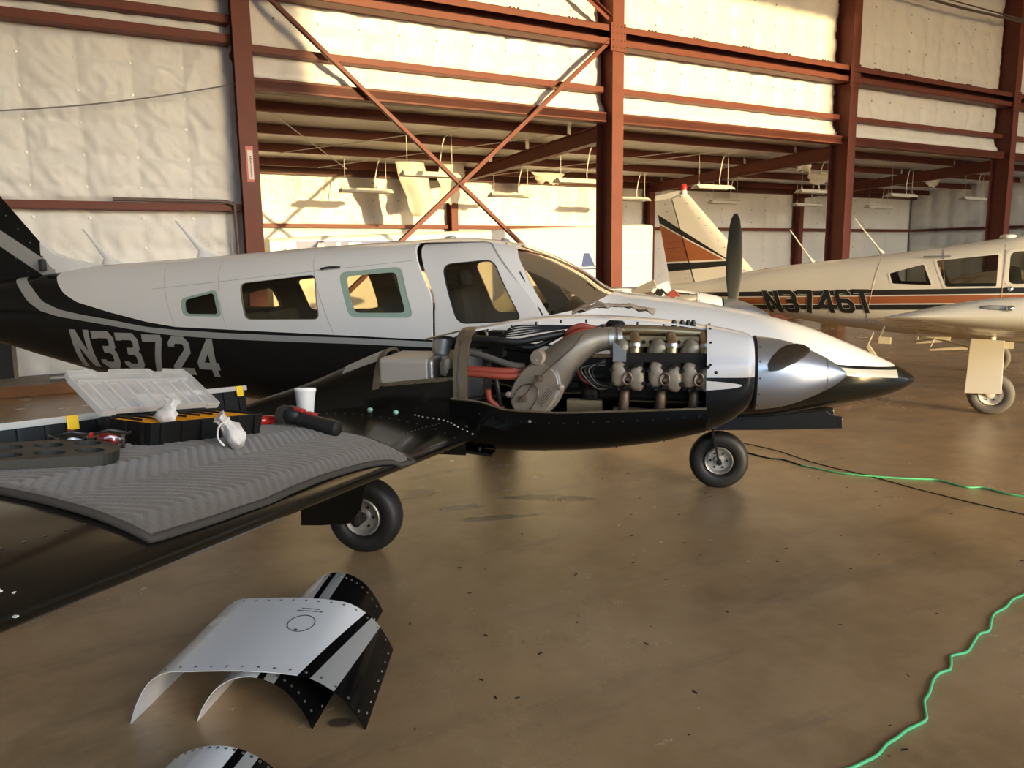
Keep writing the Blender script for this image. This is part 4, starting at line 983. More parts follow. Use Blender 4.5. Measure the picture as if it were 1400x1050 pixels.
# ---- near engine (all under one part with its pieces)
yc = -1.8
g = G(); g.box2((-.80, yc-.10, .98), (-.18, yc+.10, 1.20)); g.box2((-1.0, yc-.07, 1.02), (-.8, yc+.07, 1.16)); g.tube([(-.78, yc-.12, 1.02), (-.70, yc-.12, 1.02)], .05, 12); g.tube([(-.9, yc-.08, 1.1), (-.66, yc-.08, 1.1)], .03, 10); g.tube([(-.2, yc, 1.12), (.05, yc, 1.12)], .09, 16)
eng = g.obj('engine', 'engine_dark', twin, bevel=.02)
def epart(g, name, mat, smooth=50): return g.obj(name, mat, eng, smooth=smooth)
for sgn in (-1, 1):
    for q, x in enumerate((-.545, -.365, -.205)):
        yb = yc + sgn*.12
        g = G(); prof = []
        for k in range(9): prof += [(.0+.011*k, .073), (.005+.011*k, .073), (.005+.011*k, .062), (.011+.011*k, .062)]
        g.lathe(prof, (x, yb, 1.133), (0, sgn, 0), 24); epart(g, 'cylinder_barrel', 'engine_cast', 30)
        # head with two rocker covers
        g = G(); g.box((x, yc + sgn*.225, 1.133), (.15, .04, .135)); epart(g, 'cylinder_head', 'engine_dark', 30)
        for dx in (-.042, .042):
            g = G(); pts = []
            for k in range(20):
                a = 2*math.pi*k/20; rr = 1 + .05*math.cos(3*a + (0 if dx < 0 else math.pi)); pts.append((.041*rr*math.copysign(abs(math.cos(a))**.8, math.cos(a)), .062*rr*math.copysign(abs(math.sin(a))**.8, math.sin(a))))
            lay = [[(x+dx+p[0]*s_, yc + sgn*yo, 1.131 + .01*(1 if dx < 0 else -1) + p[1]*s_) for p in pts] for s_, yo in ((1, .24), (1, .258), (.9, .270), (.7, .276), (.3, .279))]
            g.loft(lay); rc = epart(g, 'rocker_cover', 'rocker', 60)
        g = G()
        for dx, dz in ((-.078, .035), (-.078, -.035), (-.006, .05), (-.006, -.05), (.006, .035), (.006, -.045), (.078, .03), (.078, -.03), (-.042, -.058), (.042, .056)):
            g.lathe([(0, .0115), (.02, .009)], (x+dx, yc+sgn*.262, 1.131+dz), (0, sgn, 0), 6, c1=True)
        stuff(epart(g, 'cover_bolts', 'engine_dark'))
        g = G(); g.tube([(x + .022*math.cos(2*math.pi*k/14), yc+sgn*.282, 1.125 + .030*math.sin(2*math.pi*k/14)) for k in range(14)], .0045, 6, closed=True); g.lathe([(0, .012), (.03, .009)], (x, yc+sgn*.25, 1.12), (0, sgn, 0), 8, c1=True); epart(g, 'plug_lead', 'exhaust')
        # intake riser above, exhaust stack below
        g = G(); g.tube(spline([(x+.03, yc+sgn*.17, 1.19), (x+.03, yc+sgn*.20, 1.24), (x+.03, yc+sgn*.17, 1.29), (x+.02, yc+sgn*.10, 1.315)], 5), .026, 12); epart(g, 'intake_riser', 'pipe_gold')
        g = G(); g.tube([(x+.03, yc+sgn*.185, 1.265), (x+.03, yc+sgn*.18, 1.285)], .032, 12); epart(g, 'riser_clamp', 'metal')
        g = G(); g.tube(spline([(x-.02, yc+sgn*.17, 1.07), (x-.02, yc+sgn*.20, 1.02), (x-.03, yc+sgn*.19, .94), (x-.06, yc+sgn*.15, .87)], 5), .026, 12); epart(g, 'exhaust_stack', 'exhaust')
        g = G(); g.lathe([(0, .03), (.03, .045), (.09, .05), (.11, .03)], (x-.075, yc+sgn*.16, 1.205), (.6, 0, .8), 14, c1=True); epart(g, 'baffle_scoop', 'engine_cast')
    g = G(); g.tube([(-.62, yc+sgn*.165, .935), (-.45, yc+sgn*.175, .93), (-.18, yc+sgn*.165, .935)], .028, 12); epart(g, 'exhaust_manifold', 'pipe_gold')
    g = G(); g.box2((-.625, yc+sgn*.215, 1.20), (-.165, yc+sgn*.232, 1.245)); epart(g, 'baffle_bar', 'engine_dark', None)
g = G(); g.tube(spline([(-.70, yc-.06, 1.345), (-.58, yc-.07, 1.345), (-.36, yc-.07, 1.338), (-.18, yc-.06, 1.325)], 5), .026, 14); epart(g, 'induction_tube', 'pipe_gold')
g = G(); g.box2((-.60, yc-.12, 1.262), (-.17, yc+.02, 1.315)); epart(g, 'induction_rail', 'pipe_gold', None)
g = G()
for x in linspace(-.58, -.2, 12): g.lathe([(0, .011), (.02, .009)], (x, yc-.125, 1.288), (0, -1, 0), 6, c1=True)
stuff(epart(g, 'rail_bolts', 'engine_dark'))
for x in (-.33, -.29, -.26, -.235):
    g = G(); g.lathe([(0, .012), (.035, .014), (.05, .006)], (x, yc-.06, 1.345), (0, 0, 1), 8, c1=True); epart(g, 'spark_lead', 'hose_black')
# big inlet elbow from the air box up to the turbo inlet
P = spline([(-.985, yc-.13, 1.07), (-.93, yc-.15, 1.14), (-.86, yc-.16, 1.215), (-.78, yc-.15, 1.272), (-.70, yc-.13, 1.298), (-.60, yc-.10, 1.305)], 5)
g = G(); g.tube(P, [lerp_tab([(0, .115), (.25, .105), (.5, .082), (.75, .062), (1, .057)], i_/(len(P)-1)) for i_ in range(len(P))], 24); epart(g, 'inlet_elbow', 'duct')
for x in (-.70, -.645, -.60):
    g = G(); g.lathe([(-.012, .061), (.012, .061)], (x, yc-.118, 1.301), (1, .2, .05), 24, c0=True, c1=True); epart(g, 'hose_clamp', 'metal')
# flat oval air box cover
axb = Vector((-.30, -.94, .14)).normalized(); u_ = Vector((.58, -.1, .80)); u_ = (u_ - axb*u_.dot(axb)).normalized(); v_ = axb.cross(u_)
ov = []
for k in range(36):
    a = 2*math.pi*k/36; ov.append((.150*math.copysign(abs(math.cos(a))**.9, math.cos(a)), .118*math.copysign(abs(math.sin(a))**.9, math.sin(a))))
oc = Vector((-1.015, yc-.245, 1.045))
g = G(); g.loft([[oc + axb*d + u_*p[0]*s_ + v_*p[1]*s_ for p in ov] for d, s_ in ((-.15, .7), (-.09, .92), (-.03, 1.0), (0, 1.0), (.006, .97), (.008, .5), (.008, .1))]); box_o = epart(g, 'air_box', 'canister', 35)
g = G(); g.tube([oc - axb*.012 + u_*p[0]*1.02 + v_*p[1]*1.02 for p in ov], .006, 6, closed=True); epart(g, 'clamp_band', 'metal')
for k in (4, 13, 22, 31):
    p = ov[k]; g = G(); q = oc + u_*p[0]*1.09 + v_*p[1]*1.09; g.ball(q, (.018, .012, .018), 10); g.lathe([(0, .008), (.022, .008)], q, tuple(axb), 8, c1=True); epart(g, 'cover_tab', 'canister', 40)
for dx, dz in ((.07, .015), (-.07, .02)):
    g = G(); q = oc + axb*.014 + u_*dx + v_*dz; g.box(q, (.04, .010, .034)); g.lathe([(0, .013), (.014, .011)], q, tuple(axb), 8, c1=True); g.tube([q - u_*.024 + axb*.016, q + u_*.024 + axb*.016], .0035, 5); epart(g, 'cover_latch', 'flange', None)
g = G(); g.tube([oc + axb*.026 + u_*.07 + v_*.015, oc + axb*.024 - u_*.07 + v_*.02], .004, 6); g.tube([oc + axb*.024 + u_*.07 + v_*.015, Vector((-.82, yc-.26, 1.27)), Vector((-.765, yc-.23, 1.335))], .0045, 6); epart(g, 'latch_rod', 'exhaust')
g = G(); g.tube(spline([oc + axb*.012 - u_*.13 - v_*.045, oc + axb*.014 - u_*.0 - v_*.04, oc + axb*.014 + u_*.025 + v_*.02, oc + axb*.014 - u_*.03 + v_*.07, oc + axb*.012 - u_*.12 + v_*.07], 6), .0034, 5); epart(g, 'safety_wire', 'exhaust')
g = G()
for r_ in range(4):
    for q in range(9): g.box(oc + axb*.0085 + u_*(-.03 + .011*q) + v_*(-.055 - .010*r_), (.006, .0008, .0035), Matrix((u_, axb, v_)).transposed())
stuff(epart(g, 'stencil_print', 'ink', None))
# hoses and cables
def hose(pts, r, mat, name='hose', n=8): g = G(); g.tube(spline(pts, 6), r, n); return epart(g, name, mat, 60)
hose([(-1.41, yc-.20, 1.145), (-1.28, yc-.205, 1.14), (-1.16, yc-.19, 1.135), (-1.08, yc-.15, 1.15)], .020, 'hose_red', 'red_hose')
hose([(-1.41, yc-.21, 1.125), (-1.28, yc-.215, 1.118), (-1.15, yc-.2, 1.11), (-1.06, yc-.14, 1.12)], .018, 'hose_red', 'red_hose')
hose([(-.98, yc-.16, 1.19), (-.90, yc-.17, 1.27), (-.80, yc-.15, 1.335), (-.68, yc-.12, 1.335)], .019, 'hose_red', 'red_hose')
hose([(-.88, yc-.1, 1.25), (-.86, yc-.12, 1.33), (-.80, yc-.12, 1.365), (-.72, yc-.1, 1.35)], .015, 'hose_red', 'red_hose')
hose([(-1.27, yc-.2, 1.04), (-1.26, yc-.19, .98), (-1.2, yc-.16, .93)], .016, 'hose_red', 'red_hose')
hose([(-1.41, yc-.12, 1.30), (-1.25, yc-.16, 1.295), (-1.12, yc-.16, 1.285), (-1.0, yc-.13, 1.305), (-.88, yc-.08, 1.325)], .018, 'hose_black', 'black_hose')
hose([(-1.41, yc-.05, 1.25), (-1.2, yc-.1, 1.27), (-1.05, yc-.1, 1.25), (-.92, yc-.06, 1.31)], .014, 'hose_black', 'black_hose')
hose([(-1.41, yc-.14, 1.23), (-1.30, yc-.16, 1.21), (-1.16, yc-.18, 1.17), (-1.08, yc-.17, 1.16)], .018, 'cart_grey', 'engine_mount')
hose([(-1.41, yc+.1, 1.23), (-1.2, yc+.1, 1.22), (-.95, yc+.08, 1.18)], .016, 'engine_dark', 'engine_mount')
hose([(-1.41, yc-.18, .97), (-1.2, yc-.15, 1.0), (-.95, yc-.12, 1.02)], .016, 'engine_dark', 'engine_mount')
hose([(-1.24, yc-.2, 1.15), (-1.22, yc-.19, 1.05), (-1.21, yc-.17, .95)], .014, 'hose_black', 'black_hose')
for q in range(5): hose([(-1.30+.02*q, yc-.05, 1.30), (-1.15, yc-.11, 1.31+.012*q), (-1.0, yc-.12, 1.335+.008*q), (-.80+.03*q, yc-.09, 1.36)], .0045, 'hose_black', 'ignition_cable', 6)
for q in range(4): hose([(-.66, yc-.22, 1.21-.01*q), (-.72-.02*q, yc-.23, 1.16), (-.70, yc-.23, 1.10-.012*q), (-.62, yc-.23, 1.075)], .005, 'cart_grey' if q % 2 else 'hose_black', 'ignition_cable', 6)
hose([(-.80, yc-.2, 1.15), (-.77, yc-.21, 1.1), (-.72, yc-.2, 1.08)], .008, 'hose_red', 'red_hose')
g = G(); g.lathe([(0, .042), (.06, .042), (.07, .035)], (-.985, yc-.17, 1.20), (-.3, -1, .2), 20, c0=True, c1=True); epart(g, 'oil_filter', 'canister')
g = G(); g.tube([(-.985, yc-.17, 1.20), (-.90, yc-.05, 1.22)], .03, 12); epart(g, 'filter_mount', 'duct')
g = G(); g.lathe([(0, .03), (.02, .05), (.05, .05), (.07, .03)], (-.625, yc-.05, 1.325), (0, -.3, 1), 16, c0=True, c1=True); epart(g, 'turbo_clamp', 'engine_dark')
g = G(); g.prism([(-.62, 1.20), (-.62, 1.30), (-.555, 1.25), (-.555, 1.20)], (0, yc-.235, 0), (1, 0, 0), (0, 0, 1), (0, .006, 0)); epart(g, 'baffle_plate', 'firewall', None)
g = G(); g.box2((-.86, yc-.17, .86), (-.68, yc-.12, .99)); epart(g, 'oil_cooler', 'pipe_gold', None)
g = G(); g.box2((-1.32, yc+.02, 1.18), (-1.24, yc+.12, 1.32)); epart(g, 'firewall_box', 'engine_dark', None)
# left engine, only its top shows past the nose
g = G(); g.box2((-.9, 1.62, .95), (-.2, 1.98, 1.26)); e2 = g.obj('far_engine', 'engine_dark', twin, bevel=.02)
for q, (x, z) in enumerate(((-.62, 1.35), (-.52, 1.375), (-.40, 1.36))):
    g = G(); g.box((x, 1.70, z-.01), (.07, .06, .06), Matrix.Rotation(.5*q, 3, 'Y')); g.tube([(x-.05, 1.68, z-.02), (x+.02, 1.68, z+.02), (x+.07, 1.68, z-.03)], .012, 6); g.obj('engine_accessory', ('exhaust', 'engine_dark', 'hose_red')[q], e2)
def flap(x, z, w, h, rot, mat, nm):
    g = G(); g.box((x, 1.68, z), (w, .012, h), Matrix.Rotation(rot, 3, 'Y')); g.obj(nm, mat, twin, bevel=.01)
flap(-.66, 1.40, .24, .09, -.45, 'engine_cast', 'raised_cowl_flap'); flap(-.50, 1.39, .17, .12, -.35, 'white_paint', 'raised_cowl_panel')
# ---- landing gear
root = twin
mg = wheel(root, (-2.11, -1.70, .215), .225, .165, face=-1); mg['label'] = 'near main wheel under the wing'
g = G(); g.tube([(-2.10, -1.86, .22), (-2.10, -1.90, .42), (-2.06, -1.90, .86)], .035, 12); g.tube([(-2.11, -1.70, .215), (-2.10, -1.87, .22)], .028, 12); g.tube([(-2.08, -1.88, .5), (-1.97, -1.86, .62), (-2.0, -1.88, .78)], .016, 8); g.obj('gear_leg', 'engine_dark', root, smooth=50)
g = G(); g.prism([(-2.40, .215), (-2.38, .46), (-2.34, .80), (-2.02, .80), (-1.985, .50), (-2.03, .33), (-2.10, .245), (-2.28, .222)], (0, -1.96, 0), (1, 0, 0), (0, 0, 1), (0, .018, 0)); g.obj('gear_door', 'black_worn', root, bevel=.006)
wheel(root, (-2.11, 1.70, .215), .225, .165, face=1)
g = G(); g.tube([(-2.10, 1.86, .22), (-2.06, 1.90, .86)], .035, 12); g.tube([(-2.11, 1.70, .215), (-2.10, 1.87, .22)], .028, 12); g.obj('gear_leg', 'engine_dark', root, smooth=50)
ng = wheel(root, (-.01, 0, .205), .215, .155, face=-1, hubr=.46); ng['label'] = 'nose wheel'
g = G()
for sd in (-1, 1): g.bar((-.01, sd*.105, .20), (-.075, sd*.095, .50), .016, .045, (0, 1, 0)); g.tube([(-.01, sd*.075, .205), (-.01, sd*.12, .205)], .02, 10)
g.box((-.085, 0, .52), (.07, .22, .05)); g.tube([(-.085, 0, .5), (-.12, 0, .78)], .035, 12); g.obj('nose_fork', 'engine_dark', root, smooth=40)
for sd in (-1, 1):
    g = G(); g.prism([(-.30, .565), (.0, .565), (.30, .575), (.70, .63), (.735, .60), (.81, .585), (.815, .505), (.30, .475), (-.05, .462), (-.30, .462)], (0, sd*.17, 0), (1, 0, 0), (0, 0, 1), (0, .01, 0)); g.obj('nose_gear_door', 'black_worn', root, bevel=.003)
# belly step and drain stubs under the nacelle, teal paint chips, LE strip joint
g = G(); g.box((-1.36, -1.93, .69), (.20, .10, .014), Matrix.Rotation(.10, 3, 'Y')); g.tube([(-1.34, -1.93, .69), (-1.34, -1.92, .75)], .012, 8); g.obj('cowl_flap', 'black_worn', root)
g = G()
for x in (-.62, -.37, -1.0): g.tube([(x, -1.8, smooth_tab([(-1.45, .70), (-1.2, .688), (-.786, .708), (-.4, .766), (-.165, .828)], x)), (x, -1.8, smooth_tab([(-1.45, .70), (-1.2, .688), (-.786, .708), (-.4, .766), (-.165, .828)], x)-.022)], .005, 6)
stuff(g.obj('drain_stubs', 'engine_dark', root))
g = G()
for q in range(14):
    f = q/13; x = -1.318 - .30*f; y = -2.14 - .03*math.sin(f*9); g.lathe([(0, .006), (.003, .004)], (x, y, wz(x, y)-.0005), (.4*(1-f), 0, 1), 6, c1=True)
stuff(g.obj('leading_edge_screws', 'hub', root))
g = G()
for x, y in ((-1.86, -2.16), (-1.72, -2.16)): g.lathe([(0, .016), (.012, .010)], (x, y, wz(x, y)-.002), (0, -.1, 1), 8, c1=True)
stuff(g.obj('teal_sealant', 'teal_chip', root))
# rag on the spine
g = G(); g.slab(lambda u, v: (-.88 + .44*u, -1.66 + .26*v, 1.405 + .05*abs(noise.noise(Vector((u*5, v*4, 3)))) + .045*math.sin(math.pi*u)*(1-v*.3) + .015*noise.noise(Vector((u*14, v*9, 1)))), 22, 12, (0, 0, -.006))
rag_o = tag(g.obj('shop_rag', 'rag', None, smooth=60), 'dirty crumpled shop rag lying over the top of the open engine', 'rag')
rag_o.matrix_world = Matrix.Translation(A0) @ Matrix.Rotation(HAz, 4, 'Z')
# ================================================================== WHITE SINGLE BEHIND
TB = R(-31.5); B0 = Vector((5.972, 9.678, 0))
HB = Hull([(-4.35,1.27),(-3.9,1.31),(-3.182,1.43),(-2.876,1.495),(-2.289,1.577),(-1.38,1.674),(-.551,1.782),(-.012,1.859),(.21,1.88),(.62,1.88),(1.0,1.74),(1.45,1.43),(1.6,1.40),(2.2,1.36),(2.8,1.22),(2.95,1.1),(3.0,1.0)],
          [(-4.35,1.17),(-3.2,.98),(-2.176,.80),(-1.3,.70),(0,.62),(1,.60),(2.5,.68),(2.9,.8),(3.0,.98)],
          [(-4.35,.05),(-3.9,.12),(-3,.26),(-2,.41),(-1,.53),(0,.58),(1,.58),(2,.48),(2.8,.38),(2.95,.25),(3,.05)],
          [(-4.35,1.22),(-3,1.2),(-2,1.15),(0,1.08),(2,1.02),(3,.99)], [(-4.4,2),(-2,2.2),(-.5,2.7),(.5,2.8),(1.5,2.4),(3,2)], [(-4.4,2),(-2,2.6),(0,3.2),(2,2.8),(3,2)])
t = NT('single_livery'); b = t.b; sp = t.n('ShaderNodeSeparateXYZ'); t.l(t.coord(), sp.inputs[0])
zz = t.math('SUBTRACT', sp.outputs[2], t.math('MULTIPLY', t.math('ADD', sp.outputs[0], 3.2), .031))     # stripes climb forward
gt = lambda a, c: t.math('GREATER_THAN', a, c)
def between(lo, hi): return t.math('MULTIPLY', gt(zz, lo), t.math('LESS_THAN', zz, hi))
c = t.mix(t.noise(1.5, 4), (.60, .55, .46), (.66, .61, .52))
c = t.mix(between(1.122, 1.188), c, (.02, .018, .016)); c = t.mix(between(1.018, 1.108), c, (.30, .095, .035)); c = t.mix(between(.938, 1.003), c, (.02, .018, .016))
t.l(c, b.inputs['Base Color']); b.inputs['Roughness'].default_value = .25; b.inputs['Coat Weight'].default_value = .25
single = thing('single_airplane', 'white single engine airplane N3746T with black and rust stripes parked behind', 'airplane', B0, TB)
xs = linspace(-4.35, -1.3, 26) + linspace(-1.25, 1.5, 46) + linspace(1.55, 2.85, 16) + [2.9, 2.95, 2.98, 3.0]
fb = HB.solid(xs, .02, 48).obj('fuselage', ['single_livery', 'interior'], None, fix=False)
V1 = round_poly([(-1.18,1.452),(-.806,1.562),(-.70,1.312),(-1.135,1.326)], .02); V2 = round_poly([(-.672,1.602),(-.032,1.672),(-.03,1.305),(-.55,1.295)], .02)
V3 = round_poly([(.085,1.70),(.62,1.72),(.98,1.42),(.98,1.36),(.085,1.33)], .07, 5)
VS = [(.72,1.95),(.80,1.78),(1.06,1.42),(1.2,1.40),(1.42,1.43),(1.5,1.6),(1.4,1.95)]
apply_bool(fb, [side_prism(w, -1, 1) for w in (V1, V2, V3)] + [side_prism(VS, -1, 1)])
fb.data.shade_smooth(); fb.data.set_sharp_from_angle(angle=R(30)); fb.parent = single
for sd in (-1, 1):
    for w in (V1, V2, V3):
        pane(HB, w, 'cabin_window', 'window_glass', fb, sd, -.012); pane(HB, w, 'window_frame', 'white2', fb, sd, .002, 2, 1.0, 1.10, .004)
def wsb(u, v):
    x = .74 + .70*u; zl = lerp_tab([(.74,1.88),(.80,1.78),(1.06,1.42),(1.2,1.40),(1.44,1.43)], x); zt, zb, w, zm, pu, pl = HB.sec(x)
    a0 = math.asin(min(1, max(0, (zl-zm)/(zt-zm))**(pu/2))); a = a0 + (math.pi-2*a0)*v; cc, sn = math.cos(a), math.sin(a)
    return (x, (w-.01)*math.copysign(abs(cc)**(2/pu), cc), zm + (zt-zm-.01)*abs(sn)**(2/pu))
g = G(); g.grid(wsb, 16, 20); g.obj('windshield', 'window_glass', single, smooth=60, fix=False)
g = G()
for a, c_ in (((-1.30, 1.685), (-1.42, .84)), ((-.62, 1.77), (-.56, 1.31)), ((.03, 1.86), (.03, .75))):
    g.tube([HB.surf(a[0]+(c_[0]-a[0])*q/14, a[1]+(c_[1]-a[1])*q/14, -1, .0005) for q in range(15)], .003, 4)
stuff(g.obj('skin_seams', 'exhaust', fb))
g = G(); g.lathe([(0, .03), (.012, .025), (.02, .01)], HB.surf(.11, 1.275, -1, 0), (0, -1, 0), 12, c1=True); g.obj('door_lock', 'chrome', fb, smooth=40)
g = G(); g.bar(HB.surf(-.82, 1.655, -1, .03), HB.surf(-.52, 1.655, -1, .045), .012, .02); g.obj('step_rail', 'silver_paint', fb)
chars = 'N3746T'; xa, xb = -2.74, -1.335
for i, ch in enumerate(chars):
    x0 = xa + (xb-xa)*i/6 + .015
    for nm, mt, sw, off in (('letter_outline', 'white2', .215, .002), ('registration_letter', 'black2', .185, .004)):
        def mp(u, v, x0=x0, off=off):
            z = .915 + .032*(x0-xa) + .30*v; return HB.surf(x0 + u/.64*.205 - .10*(v-.5), z, -1, off)
        glyph(ch, mp, sw).obj(nm, mt, fb, fix=False)
# seats, panel
cabin_floor(HB, -1.1, 1.3, .82, single)
for x in (.42, -.45):
    for y in (-.27, .27):
        g = G(); g.box((x, y, 1.02), (.45, .44, .14)); o = g.obj('seat', 'seat_tan', single, bevel=.04)
        g = G(); g.box((x-.25, y, 1.28), (.12, .44, .5), Matrix.Rotation(-.15, 3, 'Y')); g.obj('seat_back', 'seat_tan', o, bevel=.04)
g = G(); g.box2((1.02, -.5, .9), (1.3, .5, 1.36)); g.obj('instrument_panel', 'panel_black', single, bevel=.03)
# fin
t = NT('fin2_livery'); b = t.b; sp = t.n('ShaderNodeSeparateXYZ'); t.l(t.coord(), sp.inputs[0]); X, Z = sp.outputs[0], sp.outputs[2]
ln = lambda x0, z0, m: t.math('MULTIPLY_ADD', t.math('SUBTRACT', X, x0), m, z0)
gt = lambda a, c: t.math('GREATER_THAN', a, c); lt = lambda a, c: t.math('LESS_THAN', a, c); mul = lambda *a: a[0] if len(a) == 1 else t.math('MULTIPLY', a[0], mul(*a[1:]))
c = t.mix(t.noise(2, 4), (.60, .54, .45), (.66, .60, .51))
blk1 = mul(gt(Z, ln(-3.30, 1.61, -.5257)), lt(Z, ln(-3.26, 1.60, -.6147)), lt(X, -3.27))
org = mul(lt(Z, ln(-3.32, 1.60, -.5257)), gt(Z, ln(-4.2, 1.611, .0387)), lt(X, -3.36))
blk2 = mul(gt(Z, ln(-4.175, 1.47, .095)), lt(Z, ln(-4.2, 1.585, .04)), lt(X, ln(-3.25, 0, 0) if 0 else -3.27))
c = t.mix(blk1, c, (.02, .018, .016)); c = t.mix(blk2, c, (.02, .018, .016)); c = t.mix(org, c, (.30, .095, .035))
t.l(c, b.inputs['Base Color']); b.inputs['Roughness'].default_value = .3
LE = [(-2.88, 1.38), (-3.40, 1.96), (-3.93, 2.555), (-4.0, 2.60)]; HG = [(-3.80, 1.26), (-3.985, 1.86), (-4.165, 2.45), (-4.19, 2.52)]; TE = [(-4.19, 1.25), (-4.325, 1.88), (-4.44, 2.44), (-4.47, 2.56)]
def slabfin(F, T, th0, th1, name):
    g = G(); rings = []
    for (xl, zl), (xt, zt) in zip(F, T):
        n = 14; ring = []
        for k in range(n+1): u = k/n; h_ = th0*math.sqrt(max(0, min(1, u*3)))*(1-u) + th1*u if th0 else th1*(1-u); ring.append((xl+(xt-xl)*u, -max(h_, .002), zl+(zt-zl)*u))
        ring += [(p[0], -p[1], p[2]) for p in ring[::-1]]; rings.append(ring)
    g.loft(rings); return g.obj(name, 'fin2_livery', single, smooth=45)
finb = slabfin(LE, [(a+.012, c_) for a, c_ in HG], .055, .05, 'tail_fin'); rud = slabfin([(a-.012, c_) for a, c_ in HG], TE, 0, .046, 'rudder')
g = G()
for q in range(9):                                                         # rudder corrugations
    z = 1.45 + .075*q; g.tube([(-3.9-.16*(z-1.4)/.6, -.046, z), (-4.2-.10*(z-1.4)/.6, -.012, z-.01)], .004, 5)
stuff(g.obj('rudder_ribs', 'fin2_livery', rud))
g = G()
for q in range(12):
    f = q/11
    for (a, b2) in ((LE[0], LE[2]), (HG[0], HG[2])): g.lathe([(0, .009), (.004, .006)], (a[0]+(b2[0]-a[0])*f-.12, -.055, a[1]+(b2[1]-a[1])*f), (0, -1, 0), 6, c1=True)
stuff(g.obj('fin_rivets', 'screw', finb))
g = G(); g.prism([(-4.47, 2.50), (-4.46, 2.58), (-4.10, 2.64), (-3.97, 2.60), (-4.02, 2.52)], (0, -.03, 0), (1, 0, 0), (0, 0, 1), (0, .06, 0)); g.obj('fin_cap', 'white2', finb, bevel=.015)
g = G(); g.lathe([(0, .05), (.07, .045), (.09, .04)], (-4.02, 0, 2.55), (0, 0, 1), 16, c0=True, c1=True); bc = g.obj('beacon_base', 'white2', finb, smooth=40)
g = G(); g.lathe([(0, .042), (.06, .042), (.085, .03), (.095, .004)], (-4.02, 0, 2.64), (0, 0, 1), 16, c0=True, c1=True); g.obj('red_beacon', 'beacon', finb, smooth=40)
for sd in (-1, 1):
    g = G(); rings = []
    for y, xl, xt, th in ((.05, -3.55, -4.3, .045), (1.4, -3.58, -4.28, .04), (1.85, -3.62, -4.25, .03), (1.9, -3.75, -4.2, .01)):
        rings.append([(xl+(xt-xl)*(1-math.cos(2*math.pi*k/20))/2, sd*y, 1.10 + th*math.sin(2*math.pi*k/20)) for k in range(20)])
    g.loft(rings); g.obj('stabilator', 'white2', single, smooth=50)
for (xb_, zb_, xt_, zt_) in ((-2.175, 1.58, -2.50, 2.03), (-1.321, 1.69, -1.68, 2.15)):
    g = G(); g.tube([(xb_, 0, zb_), (xb_+(xt_-xb_)*.15, 0, zb_+(zt_-zb_)*.15), (xt_, 0, zt_)], [.035, .012, .007], 8); g.obj('antenna', 'white2', single, smooth=60)
g = G(); g.lathe([(0, .09), (.03, .085), (.045, .04)], (.05, 0, 1.865), (0, 0, 1), 16, c1=True); g.obj('roof_vent', 'white2', single, smooth=40)
# wings
def w2z(y): return .80 + .108*(y-.55)
def w2ring(y, lx=.76, ch=1.6, sc=1.05, sd=-1):
    base = w2z(y)
    up = [(lx-ch*u, sd*y, base - .03*u*ch + 1.6*smooth_tab(UPs, u)*sc) for u in us]; lo = [(lx-ch*u, sd*y, base - .03*u*ch + 1.6*smooth_tab(LOs, u)*sc) for u in us[1:-1]]
    return up + lo[::-1]
for sd in (-1, 1):
    g = G(); g.loft([w2ring(.4, .95, 1.8, sd=sd)] + [w2ring(y, sd=sd) for y in linspace(.8, 4.6, 20)] + [w2ring(4.75, .755, 1.595, 1.04, sd), w2ring(4.86, .73, 1.55, .9, sd), w2ring(4.93, .66, 1.42, .62, sd), w2ring(4.96, .55, 1.2, .25, sd), w2ring(4.965, .4, .95, .02, sd)])
    wg = g.obj('wing', 'white2', single, smooth=50)
    if sd < 0:
        g = G(); g.ball((-.02+.0, -4.93, w2z(4.93)+.05), (.11, .03, .022), 16); lamp = g.obj('tip_light_fairing', 'silver_paint', wg, smooth=60)
        g = G(); g.ball((.06, -4.95, w2z(4.93)+.05), (.03, .03, .022), 12); g.obj('tip_light_lens', 'chrome', wg, smooth=60)
# gear with door plates
for sd in (-1, 1):
    y = sd*1.68
    wheel(single, (0, y, .213), .222, .16, hub='white2', tire='rubber_grey', face=sd, hubr=.50)
    g = G(); g.tube([(-.02, y+sd*.0, .213), (-.02, y+sd*.13, .24)], .03, 12); g.tube([(-.02, y+sd*.13, .24), (-.03, y+sd*.14, .45), (-.03, y+sd*.08, .84)], .038, 12); g.tube([(-.03, y+sd*.1, .66), (-.55, y-sd*.35, .74), (-.72, y-sd*.5, .82)], .014, 8); g.obj('gear_leg', 'white2', single, smooth=50)
    g = G(); g.prism([(-.22, .81), (.085, .80), (.095, .245), (-.24, .23)], (0, y+sd*.17, 0), (1, 0, 0), (0, 0, 1), (0, sd*.014, 0)); g.obj('gear_door', 'white2', single, bevel=.004)
    g = G(); g.lathe([(0, .022), (.03, .018)], (.06, y+sd*.15, .74), (0, sd, 0), 10, c1=True); g.box((.13, y+sd*.12, .75), (.08, .05, .07)); g.obj('gear_fitting', 'white2', single, smooth=40)
wheel(single, (2.25, 0, .19), .19, .14, hub='white2', tire='rubber_grey', hubr=.5); g = G(); g.tube([(2.25, .09, .19), (2.25, .09, .45), (2.2, 0, .7)], .03, 10); g.obj('gear_leg', 'white2', single, smooth=50)
